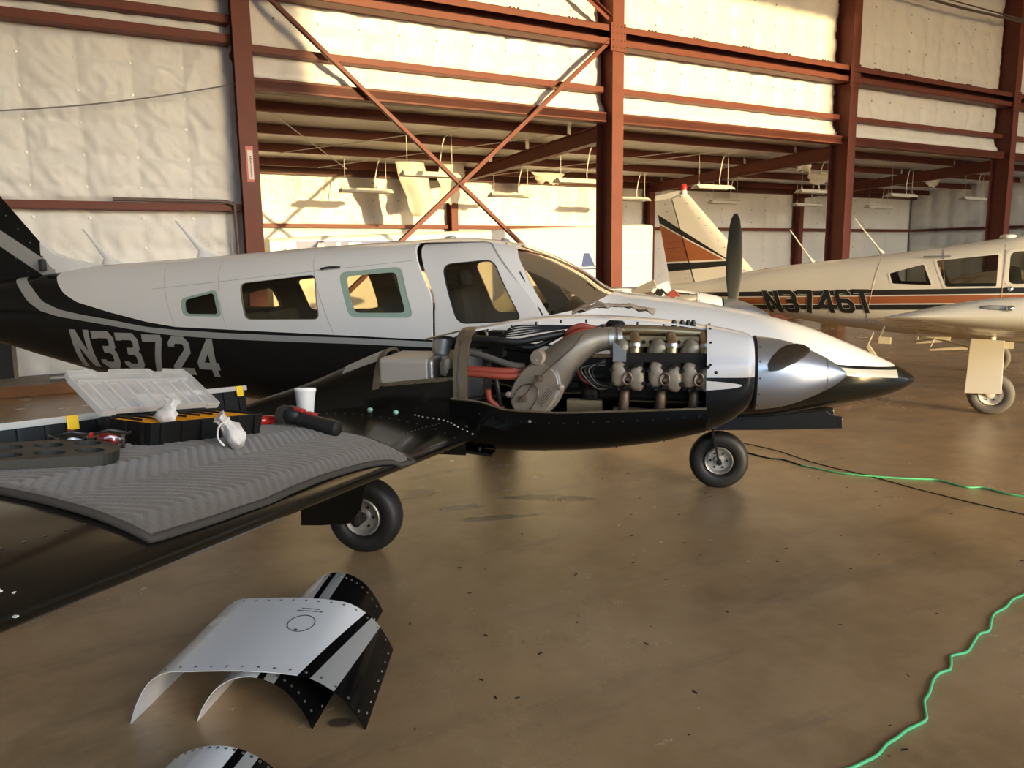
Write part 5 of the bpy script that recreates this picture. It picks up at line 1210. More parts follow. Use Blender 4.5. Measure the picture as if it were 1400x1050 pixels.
for a, c_, w in (((-.75, -1.45, .80), (-.42, -1.45, .76), .05), ((-.77, -1.3, .70), (-.5, -1.3, .73), .055), ((-.62, -1.5, .635), (-.25, -1.5, .67), .03), ((-1.02, -2.6, .83), (-.90, -2.6, .83), .07), ((-1.13, -2.5, .76), (-1.02, -2.5, .60), .04)):
    g = G(); g.bar(a, c_, .03, w); g.tube([a, (a[0]+.05, a[1], a[2]+.14)], .01, 6); g.obj('flap_linkage', 'white2', single, bevel=.006)
for sgn in (1,):
    g = G(); g.lathe([(3.0, .15), (3.08, .15), (3.2, .10), (3.3, .02)], (0, 0, 1.0), (1, 0, 0), 24, c0=True, c1=True); g.obj('spinner', 'white2', single, smooth=40)
for s2 in (1, -1): blade(single, (3.1, 0, 1.0), (0, .3*s2, .95*s2), (1, 0, 0), .95)

# ================================================================== SIDE BAY THINGS
tr = thing('glider_trailer', 'long white tapering glider trailer with a blue band of lettering in the side bay', 'trailer', W0 + wn*3.45 + wd*(-3.55), WA)
def trz(x): return 2.15 + .38*x/9.9
rings = []
for x in linspace(0, 9.95, 24):
    zt = trz(x); zb = .55; e = .0 if 0 < x < 9.95 else .03; w = 1.35; r_ = .08; ring = []
    ring += [(x, e, zb+e), (x, e, zt-r_)] + [(x, e + r_*(1-math.cos(R(a))), zt-r_-e + r_*math.sin(R(a))) for a in (15, 35, 55, 75, 90)]
    ring += [(x, w-e-r_*(1-math.cos(R(a))), zt-r_-e + r_*math.sin(R(a))) for a in (90, 75, 55, 35, 15)] + [(x, w-e, zt-r_), (x, w-e, zb+e)]
    rings.append(ring)
g = G(); g.loft(rings); tb = g.obj('trailer_body', 'trailer', tr, smooth=40)
g = G(); g.loft([[Vector(p) + Vector((x_, (-.012 if p[1] < .6 else .012), .012)) for p in rings[0]] for x_ in (-.02, .42)]); ec = g.obj('end_cap', 'trailer', tr, smooth=40)
g = G(); g.box((.27, -.016, 1.90), (.05, .012, .07)); g.obj('cap_latch', 'ink', ec)
g = G(); g.box2((.50, -.006, 1.70), (3.4, -.002, 2.085)); bd = g.obj('blue_band', 'trailer_blue', tr)
for i, ch in enumerate('AIR CR'):
    if ch == ' ': continue
    x0 = .85 + i*.38
    glyph(ch, lambda u, v, x0=x0: (x0 + u*.5, -.010, 1.735 + v*.325), .17).obj('sign_letter', 'trailer', bd, fix=False)
g = G(); g.box2((3.4, -.006, 1.78), (9.9, -.002, 1.82)); g.obj('pinstripe', 'trailer_pale', tr)
for nm, poly, mt in (('painted_tail', [(7.62, 1.43), (7.70, 1.82), (7.84, 1.82), (8.06, 1.43)], 'trailer_blue'), ('painted_fuselage', [(7.4, 1.42), (7.6, 1.47), (8.9, 1.47), (9.4, 1.40), (8.9, 1.35), (7.7, 1.36)], 'trailer_pale'), ('painted_wing', [(8.15, 1.49), (8.3, 1.66), (8.6, 1.66), (8.7, 1.49)], 'trailer_blue'), ('painted_stripe', [(7.5, 1.40), (9.35, 1.40), (9.2, 1.37), (7.7, 1.37)], 'trailer_blue')):
    g = G(); g.prism(poly, (0, -.004 if nm != 'painted_stripe' else -.006, 0), (1, 0, 0), (0, 0, 1), (0, .003, 0)); g.obj(nm, mt, tr)
for x in (5.0, 5.9):
    wheel(tr, (x, .18, .30), .31, .2, hub='hub', hubr=.55)
g = G(); g.box2((.5, .2, .42), (9.6, 1.15, .55)); g.tube([(9.9, .67, .5), (11.0, .67, .48)], .05, 8); g.obj('chassis', 'cart_grey', tr)
g = G(); g.tube([(9.2, .67, .02), (9.2, .67, .5)], .035, 8); g.lathe([(0, .09), (.02, .09)], (9.2, .67, 0), (0, 0, 1), 12, c0=True, c1=True); g.tube([(.9, .67, .02), (.9, .67, .5)], .035, 8); g.lathe([(0, .09), (.02, .09)], (.9, .67, 0), (0, 0, 1), 12, c0=True, c1=True); g.obj('support_jack', 'cart_grey', tr)
# low timber platform along the left wall
pf = thing('timber_platform', 'low timber platform along the foot of the left wall', 'platform', W0 + wd*(-11.2) + wn*(-.95), WA)
g = G(); g.box2((0, 0, .0), (4.75, .05, .14)); g.obj('front_plank', 'wood', pf, bevel=.005)
for q in range(6):
    g = G(); g.box2((0, .05+.17*q, .115), (4.75, .05+.17*q+.165, .14)); g.obj('top_plank', 'wood_grey', pf)
for q in range(4):
    g = G(); g.box2((.2+1.4*q, .05, 0), (.28+1.4*q, 1.05, .115)); g.obj('joist', 'wood', pf)
def onW_obj(o, s, k, z=0, rz=0): o.location = W0 + wd*s + wn*k + Vector((0, 0, z)); o.rotation_euler = (0, 0, WA+rz); return o
g = G(); g.tube([(-.45, 0, .035), (.45, 0, .035)], .03, 12); tag(onW_obj(g.obj('grey_pipe', 'silver_paint', None, smooth=50), -7.15, -.62, .14, .12), 'short grey pipe lying on the timber platform', 'pipe')
g = G(); g.box((0, 0, .02), (1.3, .12, .04)); tag(onW_obj(g.obj('loose_board', 'cart_grey', None, bevel=.004), -6.95, -.32, .14, .05), 'dark loose board lying at the back of the timber platform', 'board')
fr = thing('leaning_frame', 'dark framed panel leaning against the left wall at the picture edge', 'panel'); onW_obj(fr, -8.35, -.35, .165)
rot = Matrix.Rotation(R(-24), 3, 'X')
def fbox(c_, sz, nm, mt): g = G(); g.box(rot @ Vector(c_), sz, rot); g.obj(nm, mt, fr)
fbox((0, 0, .3), (.7, .02, .56), 'panel_face', 'panel_black'); fbox((.36, 0, .3), (.05, .05, .62), 'frame_rail', 'wood_grey'); fbox((-.36, 0, .3), (.05, .05, .62), 'frame_rail', 'wood_grey'); fbox((0, 0, .6), (.76, .05, .05), 'frame_rail', 'wood_grey'); fbox((.05, 0, .3), (.03, .03, .56), 'frame_rail', 'wood_grey')
cartr = thing('tool_cart', 'small red tool cart standing in the side bay behind the white airplane fin', 'cart'); onW_obj(cartr, 12.4, 4.6)
g = G(); g.box2((0, 0, .12), (.7, .45, 1.25)); bo = g.obj('cabinet', 'label_red', cartr, bevel=.01)
for q in range(5):
    g = G(); g.box2((.03, -.012, .2+.2*q), (.67, 0, .37+.2*q)); d = g.obj('drawer', 'label_red', bo); g = G(); g.box2((.15, -.03, .33+.2*q), (.55, -.012, .345+.2*q)); g.obj('handle', 'chrome', bo)
for x in (.06, .64):
    for y in (.06, .39):
        g = G(); g.lathe([(-.02, .06), (.02, .06)], (x, y, .06), (0, 1, 0), 12, c0=True, c1=True); g.obj('caster', 'rubber', cartr)
# ================================================================== THINGS ON THE WING
AM = Matrix.Translation(A0) @ Matrix.Rotation(HAz, 4, 'Z')
def wn_at(x, y):
    e = .02; dx = (wz(x+e, y)-wz(x-e, y))/(2*e); dy = (wz(x, y+e)-wz(x, y-e))/(2*e); return Vector((-dx, -dy, 1)).normalized()
MATH = .012
def frame(p, ex, lift=MATH, flat=False):
    """matrix: origin on the wing/blanket, x along ex, z along the surface normal (airplane coordinates)"""
    n = wn_at(p[0], p[1]) if not flat else Vector((0, 0, 1)); ex = Vector((ex[0], ex[1], 0)); ex = (ex - n*ex.dot(n)).normalized(); ey = n.cross(ex)
    m = Matrix((ex, ey, n)).transposed().to_4x4(); m.translation = Vector((p[0], p[1], wz(p[0], p[1]) + lift)); return AM @ m
def wthing(name, label, cat, p, ex, lift=MATH, group=None):
    o = bpy.data.objects.new(name, None); COL.objects.link(o); o.empty_display_size = .05; o.matrix_world = frame(p, ex, lift); return tag(o, label, cat, group)
# ---- quilted blanket
X0b, X1b, Y0b, Y1b = -1.345, -2.50, -4.545, -3.115
def bl(u, v):
    y = Y0b + (Y1b-Y0b)*u; x = X0b + (X1b-X0b)*v
    x += .02*math.sin(u*7)*(1-v)*.4 + .05*(u**6)*(1-v); y += .025*math.sin(v*6+1)*(1 if u > .5 else -1)*abs(u-.5)
    band = (x - X1b)/.155; bi = math.floor(band); q = (y*.72 + (band-bi)*.155*(1 if bi % 2 else -1)*1.0)
    h = .0075*abs(math.sin(math.pi*q/.031))**.55*.8 + .004*abs(math.sin(math.pi*band))**.4
    e = min(u*1.43, (1-u)*1.43, v*1.15)
    h *= min(1, e/.03)
    h += .003*noise.noise(Vector((x*6, y*6, 0))) + .006*max(0, noise.noise(Vector((x*2.2, y*2.2, 4))))
    return (x, y, wz(x, y) + .003 + MATH*.5 + h)
g = G(); NU, NV = 230, 190
g.slab(bl, NU, NV, (0, 0, -.007)); mat_o = g.obj('moving_blanket', 'blanket', None, smooth=70, fix=False); mat_o.matrix_world = AM
tag(mat_o, 'grey quilted moving blanket spread over the black wing', 'blanket')
P = [bl(i_/60, 0) for i_ in range(61)] + [bl(1, i_/40) for i_ in range(1, 41)]; P2 = [bl(0, i_/40) for i_ in range(40, -1, -1)]
g = G(); g.tube([Vector(p) + Vector((0, 0, -.002)) for p in P2 + P[1:]], .011, 8, flat=.8); g.obj('blanket_binding', 'binding', mat_o, smooth=60)
# ---- organizers
def tray(g, L, D, H, t=.004, dx=0, dy=0, dz=0, flare=.006):
    o0 = [(dx+flare, dy+flare, dz), (dx+L-flare, dy+flare, dz), (dx+L-flare, dy+D-flare, dz), (dx+flare, dy+D-flare, dz)]
    o1 = [(dx, dy, dz+H), (dx+L, dy, dz+H), (dx+L, dy+D, dz+H), (dx, dy+D, dz+H)]
    i1 = [(dx+t, dy+t, dz+H), (dx+L-t, dy+t, dz+H), (dx+L-t, dy+D-t, dz+H), (dx+t, dy+D-t, dz+H)]
    i0 = [(dx+flare+t, dy+flare+t, dz+t), (dx+L-flare-t, dy+flare+t, dz+t), (dx+L-flare-t, dy+D-flare-t, dz+t), (dx+flare+t, dy+D-flare-t, dz+t)]
    g.loft([o0, o1, i1, i0], True, True)
def ribs(root, L, D, H):
    for q in range(6):
        g = G(); x = L*(q+.5)/6; g.box2((x-.006, -.004, .0), (x+.006, .004, H-.004)); g.obj('wall_rib', 'plastic_black', root)
    for q in range(3):
        g = G(); y = D*(q+.5)/3
        g.box2((-.004, y-.006, 0), (.004, y+.006, H-.004)); g.obj('wall_rib', 'plastic_black', root)
org = wthing('parts_organizer', 'open black parts organizer with yellow bins and its clear lid raised', 'organizer', (-1.825, -3.911), (.085, .492))
L_, D_, H_ = .50, .21, .074
g = G(); tray(g, L_, D_, H_); body = g.obj('organizer_base', 'plastic_black', org, bevel=.004); ribs(body, L_, D_, H_)
for q in range(8):
    g = G(); tray(g, .0555, D_-.018, H_-.016, .002, .011+.0603*q, .009, .008, .002); g.obj('bin', 'plastic_yellow', org)
    g = G(); g.box2((.011+.0603*q, .012, .066), (.011+.0603*q+.0555, .10 if q % 2 else .16, .0675)); 
g = G(); g.box2((.005, .005, .055), (L_-.005, D_-.005, .057)); g.obj('bin_floor', 'plastic_yellow', org)
for q in range(7):
    g = G(); g.box2((.067+.0603*q, .11, .05), (.0705+.0603*q, D_-.006, .073)); g.obj('divider', 'plastic_black', org)
# lid hinged on the far long edge
lidm = Matrix.Translation((0, D_-.002, H_+.004)) @ Matrix.Rotation(R(33), 4, 'X') @ Matrix.Diagonal((1, .78, 1, 1))
lid = bpy.data.objects.new('lid', None); COL.objects.link(lid)
outline = [(.0, 0), (.055, 0), (.055, .008), (.445, .008), (.445, 0), (L_, 0), (L_, .22), (L_-.012, .262), (L_-.10, .268), (L_-.115, .245), (L_-.155, .245), (L_-.165, .268), (.17, .268), (.155, .245), (.115, .245), (.10, .268), (.012, .262), (0, .22)]
g = G(); g.prism(outline, (0, 0, 0), (1, 0, 0), (0, 1, 0), (0, 0, .003)); 
bpy.data.objects.remove(lid)
lid = g.obj('lid', 'lid_plastic', org); lid.matrix_local = lidm; lid['label'] = 'raised clear plastic lid'
g = G(); n_ = len(outline)
for i_ in range(n_):
    a, c_ = Vector(outline[i_]), Vector(outline[(i_+1) % n_]); g.bar((a.x, a.y, .010), (c_.x, c_.y, .010), .004, .022)
g.obj('lid_rim', 'lid_rim', lid)
for q in range(7):
    g = G(); x = .055+.065*q; g.bar((x, .02, .006), (x, .205, .006), .012, .012); g.obj('lid_rib', 'lid_rim', lid)
for q in range(7):
    g = G(); x = .0875+.065*q
    if q < 6: g.box2((x-.016, .03 if q not in (2, 3, 4) else .13, .0035), (x+.010, .19, .0045)); g.obj('lid_panel', 'lid_window', lid)
g = G(); g.bar((.02, .205, .006), (L_-.02, .205, .006), .012, .012); g.obj('lid_rib', 'lid_rim', lid)
g = G(); g.tube(spline([(.225, .268, .006), (.228, .283, .006), (.25, .288, .006), (.272, .283, .006), (.275, .268, .006)], 4), .0035, 6); g.obj('lid_handle', 'lid_rim', lid)
g = G(); g.box2((.17, .03, .004), (.36, .11, .007)); g.obj('lid_step', 'lid_rim', lid)
def closed_org(p, ex, L, D, H, label, latch_x):
    o = wthing('parts_organizer', label, 'organizer', p, ex)
    g = G(); tray(g, L, D, H); b_ = g.obj('organizer_base', 'plastic_black', o, bevel=.004); ribs(b_, L, D, H)
    g = G(); g.box2((-.004, -.004, H), (L+.004, D+.004, H+.004)); l_ = g.obj('lid', 'lid_plastic', o, bevel=.001)
    g = G()
    for a, c_ in (((-.004, -.004), (L+.004, -.004)), ((L+.004, -.004), (L+.004, D+.004)), ((L+.004, D+.004), (-.004, D+.004)), ((-.004, D+.004), (-.004, -.004))): g.bar(a + (H+.003,), c_ + (H+.003,), .008, .020)
    g.obj('lid_rim', 'lid_rim', l_)
    for q in range(6):
        g = G(); g.box2((L*(q+.15)/6, .03, H+.004), (L*(q+.85)/6, D-.03, H+.0055)); g.obj('lid_panel', 'lid_rim', l_)
    for x in latch_x:
        g = G(); g.box2((x-.019, -.014, H-.033), (x+.019, -.008, H+.012)); g.box2((x-.019, -.014, H+.008), (x+.019, .02, H+.013)); g.obj('latch', 'latch_yellow', o, bevel=.003)
    g = G(); tray(g, L-.02, D-.02, H*.6, .002, .01, .01, .006, .002); g.obj('bin', 'plastic_yellow', o)
    return o
closed_org((-2.265, -4.19), (.14, .48), .50, .28, .082, 'closed black parts organizer with one yellow latch at the left of the blanket', (.37,))
closed_org((-2.285, -3.29), (.10, .50), .52, .28, .138, 'closed black parts organizer behind the raised lid with a yellow latch', (.475,))
# ---- small tools
def atA(p, z): return AM @ Vector((p[0], p[1], z))
o = wthing('foam_cup', 'white foam coffee cup standing on the wing', 'cup', (-1.943, -2.703), (1, 0), 0)
g = G(); g.lathe([(0, .031), (.002, .0335), (.118, .0455), (.121, .0475), (.130, .0475), (.133, .0465), (.130, .0445), (.116, .0435), (.006, .031), (.006, .001)], n=32, c0=True); g.obj('cup_body', 'foam', o, smooth=50)
g = G(); g.lathe([(.118, .0458), (.120, .0482), (.131, .0482), (.134, .046)], n=32); g.obj('cup_rim', 'foam', o, smooth=50)
def pouch(name, label, m, sx=1.0, string=True):
    o = bpy.data.objects.new(name, None); COL.objects.link(o); o.matrix_world = m; tag(o, label, 'pouch', 'white drawstring pouches')
    rings = []
    for q in range(15):
        f = q/14; w = lerp_tab([(0, .002), (.08, .022), (.2, .046), (.45, .043), (.70, .027), (.8, .018), (.9, .027), (1, .031)], f)
        ring = []
        for k in range(24):
            a = 2*math.pi*k/24; n_ = 1.5*noise.noise(Vector((math.cos(a)*1.6, math.sin(a)*1.6, f*4 + sx*3))) + .9*noise.noise(Vector((math.cos(a)*4, math.sin(a)*4, f*7))); fold = .45*math.sin(a*6 + 2*f)*max(0, f-.5)
            ring.append((f*.105*sx - .02, math.cos(a)*w*1.25*(1+.25*n_+fold), max(.001, .026 + math.sin(a)*w*.62*(1+.25*n_+fold) + .02*f)))
        rings.append(ring)
    g = G(); g.loft(rings); g.obj('pouch_body', 'cloth_white', o, smooth=70)
    if string:
        g = G(); g.tube(spline([(.064, .02, .045), (.07, .045, .03), (.055, .07, .008), (.03, .075, .004), (.045, .06, .004)], 5), .0028, 6); g.tube([(.062 + .0*k, .024*math.cos(2*math.pi*k/16), .043 + .015*math.sin(2*math.pi*k/16)) for k in range(16)], .003, 6, closed=True); g.obj('drawstring', 'cloth_white', o, smooth=60)
m = frame((-1.655, -3.76), (-.60, -.40)) @ Matrix.Rotation(R(-38), 4, 'Y') @ Matrix.Scale(1.15, 4); pouch('drawstring_pouch', 'white cloth drawstring pouch lying on the blanket in front of the organizer', m)
m = org.matrix_world @ Matrix.Translation((.125, .055, .060)) @ Matrix.Rotation(R(-55), 4, 'Y') @ Matrix.Scale(.75, 4); pouch('drawstring_pouch', 'small white cloth pouch standing in a yellow bin of the open organizer', m, string=False)
# power screwdriver
d0 = Vector((-1.545, -3.235)); d1 = Vector((-1.80, -3.195)); o = wthing('power_screwdriver', 'black and red cordless screwdriver lying on the blanket', 'screwdriver', tuple(d0), tuple(d1-d0)); o.matrix_world = o.matrix_world @ Matrix.Scale(1.12, 4)
LN = (d1-d0).length
g = G(); g.lathe([(0, .020), (.004, .0265), (.03, .028), (.06, .027), (.12, .0235), (.155, .025)], (0, 0, .0285), (1, 0, 0), 20, c0=True, c1=True); g.obj('handle', 'tool_black', o, smooth=40)
g = G(); g.lathe([(-.004, .018), (.001, .0245), (.016, .027)], (0, 0, .0285), (1, 0, 0), 20, c0=True, c1=True); g.obj('battery_cap', 'engine_dark', o, smooth=40)
g = G(); g.box((.125, -.012, .052), (.038, .034, .014)); g.box((.125, -.024, .035), (.038, .014, .03)); g.obj('trigger', 'red_rubber', o, bevel=.005)
g = G(); g.ball((.19, 0, .034), (.045, .030, .033), 16); g.obj('motor_housing', 'tool_black', o, smooth=60)
g = G(); g.box((.165, .0, .058), (.04, .03, .012)); g.obj('housing_cap', 'red_rubber', o, bevel=.004)
g = G(); g.lathe([(-.03, .028), (.012, .028), (.022, .022), (.04, .018), (.05, .009)], (.225, 0, .032), (.55, -.8, 0), 20, c0=True, c1=True); g.obj('chuck', 'engine_dark', o, smooth=40)
g = G(); q = Vector((.225, 0, .032)) + Vector((.55, -.8, 0)).normalized()*.045; g.tube([q, q + Vector((.55, -.8, 0)).normalized()*.035], .0035, 6); g.obj('bit', 'chrome', o)
def screwdriver(label, p, ex, lift, shaft_mat, handle_mat, L=.11):
    o = wthing('screwdriver', label, 'screwdriver', p, ex, lift)
    g = G(); g.lathe([(0, .008), (.006, .016), (.03, .0195), (.06, .018), (.078, .012), (.09, .010), (.098, .0145), (.108, .0135), (.114, .007)], (0, 0, .0195), (1, 0, .05), 18, c0=True, c1=True); g.obj('handle', handle_mat, o, smooth=45)
    g = G(); g.tube([(.112, 0, .025), (.112+L, 0, .04)], .004, 8); g.obj('shaft', shaft_mat, o, smooth=60)
screwdriver('red handled screwdriver leaning beside the open organizer', (-1.92, -3.935), (-.55, .10), MATH, 'red_rubber', 'red_handle', .09)
screwdriver('short red and yellow handled screwdriver next to the cordless screwdriver', (-1.872, -3.225), (.2, .5), MATH, 'chrome', 'red_handle', .05)
# safety glasses
o = wthing('safety_glasses', 'clear safety glasses with dark frame on the blanket beside the red screwdriver', 'glasses', (-1.95, -4.075), (.75, .66)); o.matrix_world = o.matrix_world @ Matrix.Scale(1.35, 4)
def lens(u, v, sx): a = R(-58 + 116*u); return (sx + .034*math.sin(a)*1.0, -.030*math.cos(a) - .006*math.sin(v*math.pi), .004 + .042*v*(1-.25*abs(math.sin(a))))
for sx in (0, .07):
    g = G(); g.slab(lambda u, v: lens(u, v, sx), 14, 6, (0, .0015, 0)); g.obj('lens', 'clear_lens', o, smooth=60)
g = G()
for sx in (0, .07): g.tube([lens(u, 1, sx) for u in linspace(0, 1, 12)], .003, 6)
g.tube([lens(1, .7, 0), lens(0, .7, .07)], .003, 6); g.obj('frame', 'tool_black', o, smooth=60)
for sx, u in ((0, 0), (.07, 1)):
    g = G(); a = Vector(lens(u, .9, sx)); s_ = -1 if u == 0 else 1; g.tube(spline([a, a + Vector((s_*.012, .03, 0)), a + Vector((s_*.012, .09, -.005)), a + Vector((s_*.006, .13, -.03))], 5), .003, 6); g.obj('temple', 'tool_black', o, smooth=60)
# holed tray at the left picture edge
o = wthing('holed_tray', 'flat black plastic tray with two rows of oval holes at the left edge', 'tray', (-1.90, -4.32), (.55, .80)); o.matrix_world = o.matrix_world @ Matrix.Translation((0, 0, .006)) @ Matrix.Rotation(R(4.5), 4, 'X')
g = G(); g.prism(round_poly([(-.28, -.11), (.20, -.105), (.245, -.02), (.225, .075), (.14, .115), (-.28, .12)], .04, 5), (0, 0, .0), (1, 0, 0), (0, 1, 0), (0, 0, .030)); to = g.obj('tray_plate', 'tray_black', None)
cs = []
for q in range(5):
    for rrow, yy in ((0, -.045), (1, .05)):
        cg = G(); cx = -.21 + .092*q + .02*rrow
        if cx > .19: continue
        cg.prism([(.036*math.cos(2*math.pi*k/20), .030*math.sin(2*math.pi*k/20)) for k in range(20)], (cx, yy, -.02), (1, 0, 0), (0, 1, 0), (0, 0, .08)); cs.append(cg.obj('cutter', 'ink'))
apply_bool(to, cs); to.parent = o
md = to.modifiers.new('bevel', 'BEVEL'); md.width = .004; md.segments = 2; md.limit_method = 'ANGLE'; md.angle_limit = R(40)
# flashlight
o = wthing('flashlight', 'black flashlight with round glass lens lying before the left organizer', 'flashlight', (-2.16, -4.185), (.62, -.55), MATH)
g = G(); g.lathe([(-.14, .012), (-.135, .016), (-.03, .016), (.0, .024), (.03, .027), (.034, .0265)], (0, 0, .028), (1, 0, 0), 24, c0=True, c1=True); g.obj('barrel', 'tool_black', o, smooth=40)
g = G(); g.lathe([(.0345, .0235), (.037, .015), (.0375, .002)], (0, 0, .028), (1, 0, 0), 24, c0=True, c1=True); g.obj('lens', 'chrome', o, smooth=50)
g = G(); g.lathe([(.033, .0275), (.040, .0275), (.040, .024), (.034, .0235)], (0, 0, .028), (1, 0, 0), 24); g.obj('bezel', 'tool_black', o, smooth=40)

# ================================================================== FLOOR THINGS
def arch_cowl(name, label, oL, oR, depth, prof, bands_f, bands_b, back_scale=(1, 1), th=.003, extra=None):
    """half shell resting on its two long edges; prof = [(t 0..1 along width, height)]"""
    oL = Vector(oL + (0,)); oR = Vector(oR + (0,)); dvec = Vector(depth + (0,)); w = (oR-oL); o = thing(name, label, 'cowling', oL, 0, 'removed cowlings on the floor')
    P = spline([(p[0], p[1], 0) for p in prof], 4); cum = [0]
    for a, b_ in zip(P, P[1:]): cum.append(cum[-1] + (b_-a).length)
    tot = cum[-1]; tab_x = [(c_/tot, p.x) for c_, p in zip(cum, P)]; tab_z = [(c_/tot, p.y) for c_, p in zip(cum, P)]
    def pt(t_, v, off=0):
        x = lerp_tab(tab_x, t_); z = lerp_tab(tab_z, t_); sxx = 1 + (back_scale[0]-1)*v; szz = 1 + (back_scale[1]-1)*v
        cx = .5 + (x-.5)*sxx
        bow = .0
        # wavy front edge: middle pulled in slightly
        vv = v
        return w*cx + dvec*vv + Vector((0, 0, z*szz + off))
    NB = 20
    def strip(t0, t1, nm, mt, parent, off=0):
        nn = 22; g = G(); rows = []
        for layer in (0, 1):
            rr = []
            for j in range(NB+1):
                v = j/NB; a0 = t0[0] + (t0[1]-t0[0])*v; a1 = t1[0] + (t1[1]-t1[0])*v
                row = []
                for k in range(nn+1):
                    t_ = a0 + (a1-a0)*k/nn; p = pt(t_, v); e = .004
                    tx = pt(min(t_+e, 1), v) - pt(max(t_-e, 0), v); nv = tx.cross(dvec).normalized(); nv = nv if nv.z > 0 or abs(nv.z) < .3 and True else -nv
                    row.append(p - nv*th*layer*(1 if nv.z >= 0 else 1))
                rr.append(row)
            rows.append(rr)
        g.loft(rows[0], False, False, ringclosed=False); g.loft(rows[1], False, False, ringclosed=False)
        for j in (0, NB): g.loft([rows[0][j], rows[1][j]], False, False, ringclosed=False)
        for k in (0, nn): g.loft([[r_[k] for r_ in rows[0]], [r_[k] for r_ in rows[1]]], False, False, ringclosed=False)
        return g.obj(nm, mt, parent, smooth=50)
    edges = [(0, 0)] + list(zip(bands_f, bands_b)) + [(1, 1)]
    for i_, (a, b_) in enumerate(zip(edges, edges[1:])):
        strip(a, b_, ('white_skin', 'black_stripe', 'silver_stripe', 'black_skin')[i_], ('white_paint', 'black_paint', 'silver_paint', 'black_paint')[i_], o)
    g = G()
    for v in (.045, .955):
        for k in range(1, 18):
            t_ = k/18; p = pt(t_, v); tx = pt(min(t_+.004, 1), v) - pt(t_-.004, v); nv = tx.cross(dvec).normalized(); nv = nv if nv.z >= 0 else -nv
            g.lathe([(0, .0062), (.0025, .005)], p, tuple(nv), 8, c1=True)
    for t_ in (.02, .98):
        for k in range(1, 8):
            v = k/8; p = pt(t_, v); g.lathe([(0, .0062), (.0025, .005)], p, (1 if t_ > .5 else -1, 0, .15), 8, c1=True)
    stuff(g.obj('edge_screws', 'screw', o))
    if extra: extra(o, pt)
    return o
def oval_door(o, pt):
    g = G(); N = 36; P = []
    for k in range(N):
        a = 2*math.pi*k/N; P.append(pt(.60 + .052*math.cos(a), .62 + .115*math.sin(a)) + Vector((0, 0, .001)))
    g.tube(P, .0016, 5, closed=True); g.obj('oil_door_seam', 'ink', o)
    g = G(); g.lathe([(0, .007), (.003, .006)], pt(.595, .525), (0, 0, 1), 8, c1=True); g.obj('oil_door_button', 'ink', o)
    g = G()
    for r_ in range(2):
        for q in range(18 - 6*r_): 
            if (q*7 + r_) % 5 == 0: continue
            p = pt(.60 - .055 + .0062*q + .02*r_, .80 + .035*r_) + Vector((0, 0, .0008)); g.box(p, (.0075, .0055, .0008))
    stuff(g.obj('stencil_print', 'ink', o))
arch_cowl('engine_cowling', 'large white engine cowling with black and silver stripes lying across another cowling', (-1.455, 2.725), (-.557, 2.668), (.045, .60), [(0, 0), (.03, .075), (.09, .165), (.17, .212), (.28, .220), (.5, .226), (.70, .216), (.80, .195), (.90, .135), (.965, .06), (1, 0)], (.70, .745, .835), (.82, .85, .90), (.93, 1.06), extra=oval_door)
arch_cowl('engine_cowling', 'narrow striped engine cowling standing underneath the large white one', (-1.208, 2.735), (-.756, 2.678), (.115, .98), [(0, 0), (.06, .06), (.18, .135), (.34, .183), (.5, .197), (.66, .183), (.82, .135), (.94, .06), (1, 0)], (.55, .60, .68), (.42, .48, .58), (.95, .98))
arch_cowl('engine_cowling', 'striped engine cowling cut off by the bottom edge of the picture', (-1.235, 2.10), (-.765, 2.06), (.03, .27), [(0, 0), (.06, .05), (.18, .108), (.34, .145), (.5, .156), (.66, .145), (.82, .105), (.94, .05), (1, 0)], (.60, .66, .74), (.62, .68, .76))
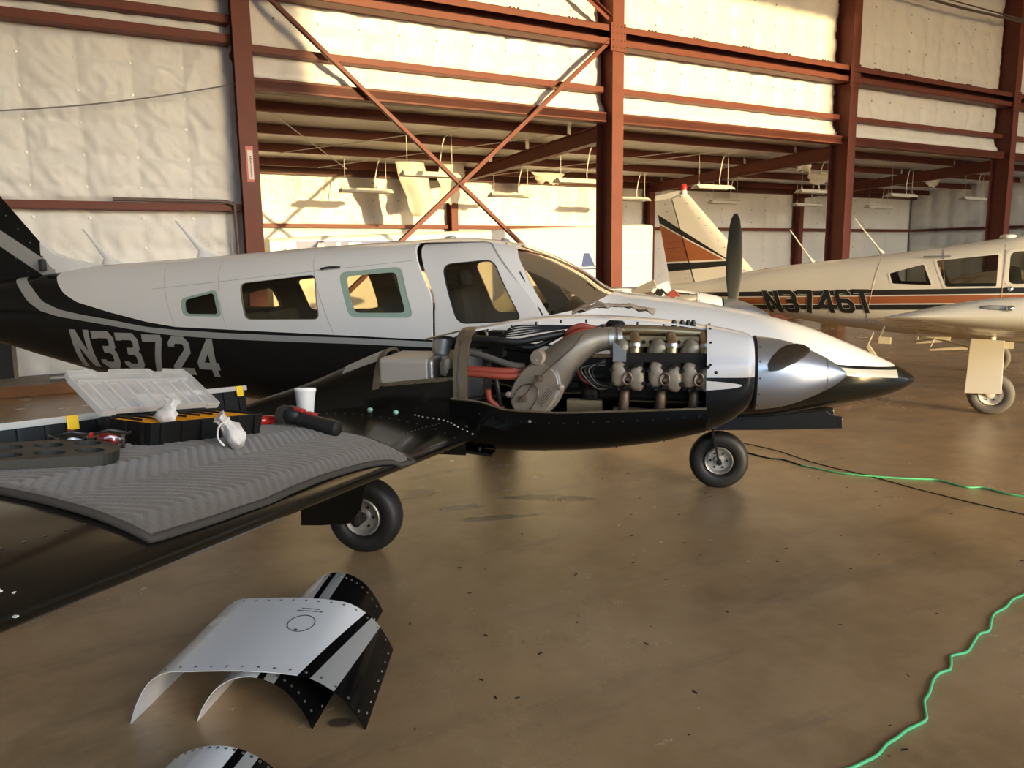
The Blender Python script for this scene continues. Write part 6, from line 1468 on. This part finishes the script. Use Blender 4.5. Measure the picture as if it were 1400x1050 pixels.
# cords
def cord(name, pts, r, mat, label, wob=.0, parent=None):
    g = G(); g.tube([Vector((p.x, p.y, r)) for p in spline([(x, y, 0) for x, y in pts], 8)], r, 8); o = g.obj(name, mat, parent, smooth=60)
    return tag(o, label, 'cord') if label else o
c1 = [(7.8, 3.9), (6.4, 4.6), (5.2, 4.4), (4.1, 4.55), (3.5, 4.3), (3.2, 4.15), (2.85, 3.95), (2.568, 3.742), (2.47, 3.68), (2.385, 3.597), (2.29, 3.53), (2.233, 3.461), (2.16, 3.36), (2.10, 3.33), (2.019, 3.242), (1.95, 3.17), (1.87, 3.14), (1.844, 3.1), (1.80, 3.03), (1.745, 3.002), (1.69, 2.95), (1.621, 2.852), (1.575, 2.80), (1.542, 2.728), (1.51, 2.67), (1.417, 2.615), (1.36, 2.57), (1.303, 2.531), (1.24, 2.47), (1.144, 2.414), (1.0, 2.33), (.7, 2.0), (.55, 1.4), (.75, .6), (.5, -.6)]
cord('extension_cord', c1, .0065, 'cord_green', 'bright green extension cord winding over the floor at lower right')
oc_ = cord('extension_cord', [(2.353, 6.238), (2.537, 6.031), (2.64, 5.95), (2.765, 5.894), (2.95, 5.83), (3.112, 5.797), (3.227, 5.752), (3.32, 5.577), (3.44, 5.553), (3.51, 5.406), (3.593, 5.334), (3.9, 5.1), (4.5, 4.95), (5.3, 4.75), (6.4, 4.63)], .0065, 'cord_green', 'green extension cord on the floor beyond the nose wheel')
cord('dark_cord', [(1.99, 6.75), (2.05, 6.666), (2.163, 6.484), (2.269, 6.43), (2.353, 6.238)], .006, 'cord_dark', 'dark end of the cord running behind the nose wheel')
cord('thin_cord', [(2.084, 7.074), (2.316, 6.756), (2.517, 6.276), (2.765, 5.91), (2.943, 5.575), (3.166, 5.218), (3.354, 4.962), (3.6, 4.6), (4.2, 3.6), (5.2, 2.2)], .0035, 'cord_dark', 'thin dark line stretched across the floor beside the green cord')
# floor litter
g = G()
for q in range(70):
    x = random.uniform(-.6, 3.0); y = random.uniform(2.4, 6.4); a = random.uniform(0, 6.3); s_ = random.uniform(.4, 1.2)
    g.box((x, y, .0015), (.02*s_, .005*s_, .003), Matrix.Rotation(a, 3, 'Z'))
tag(g.obj('floor_litter', 'engine_dark'), 'tiny dark bits of litter scattered on the floor', 'litter', kind='stuff')
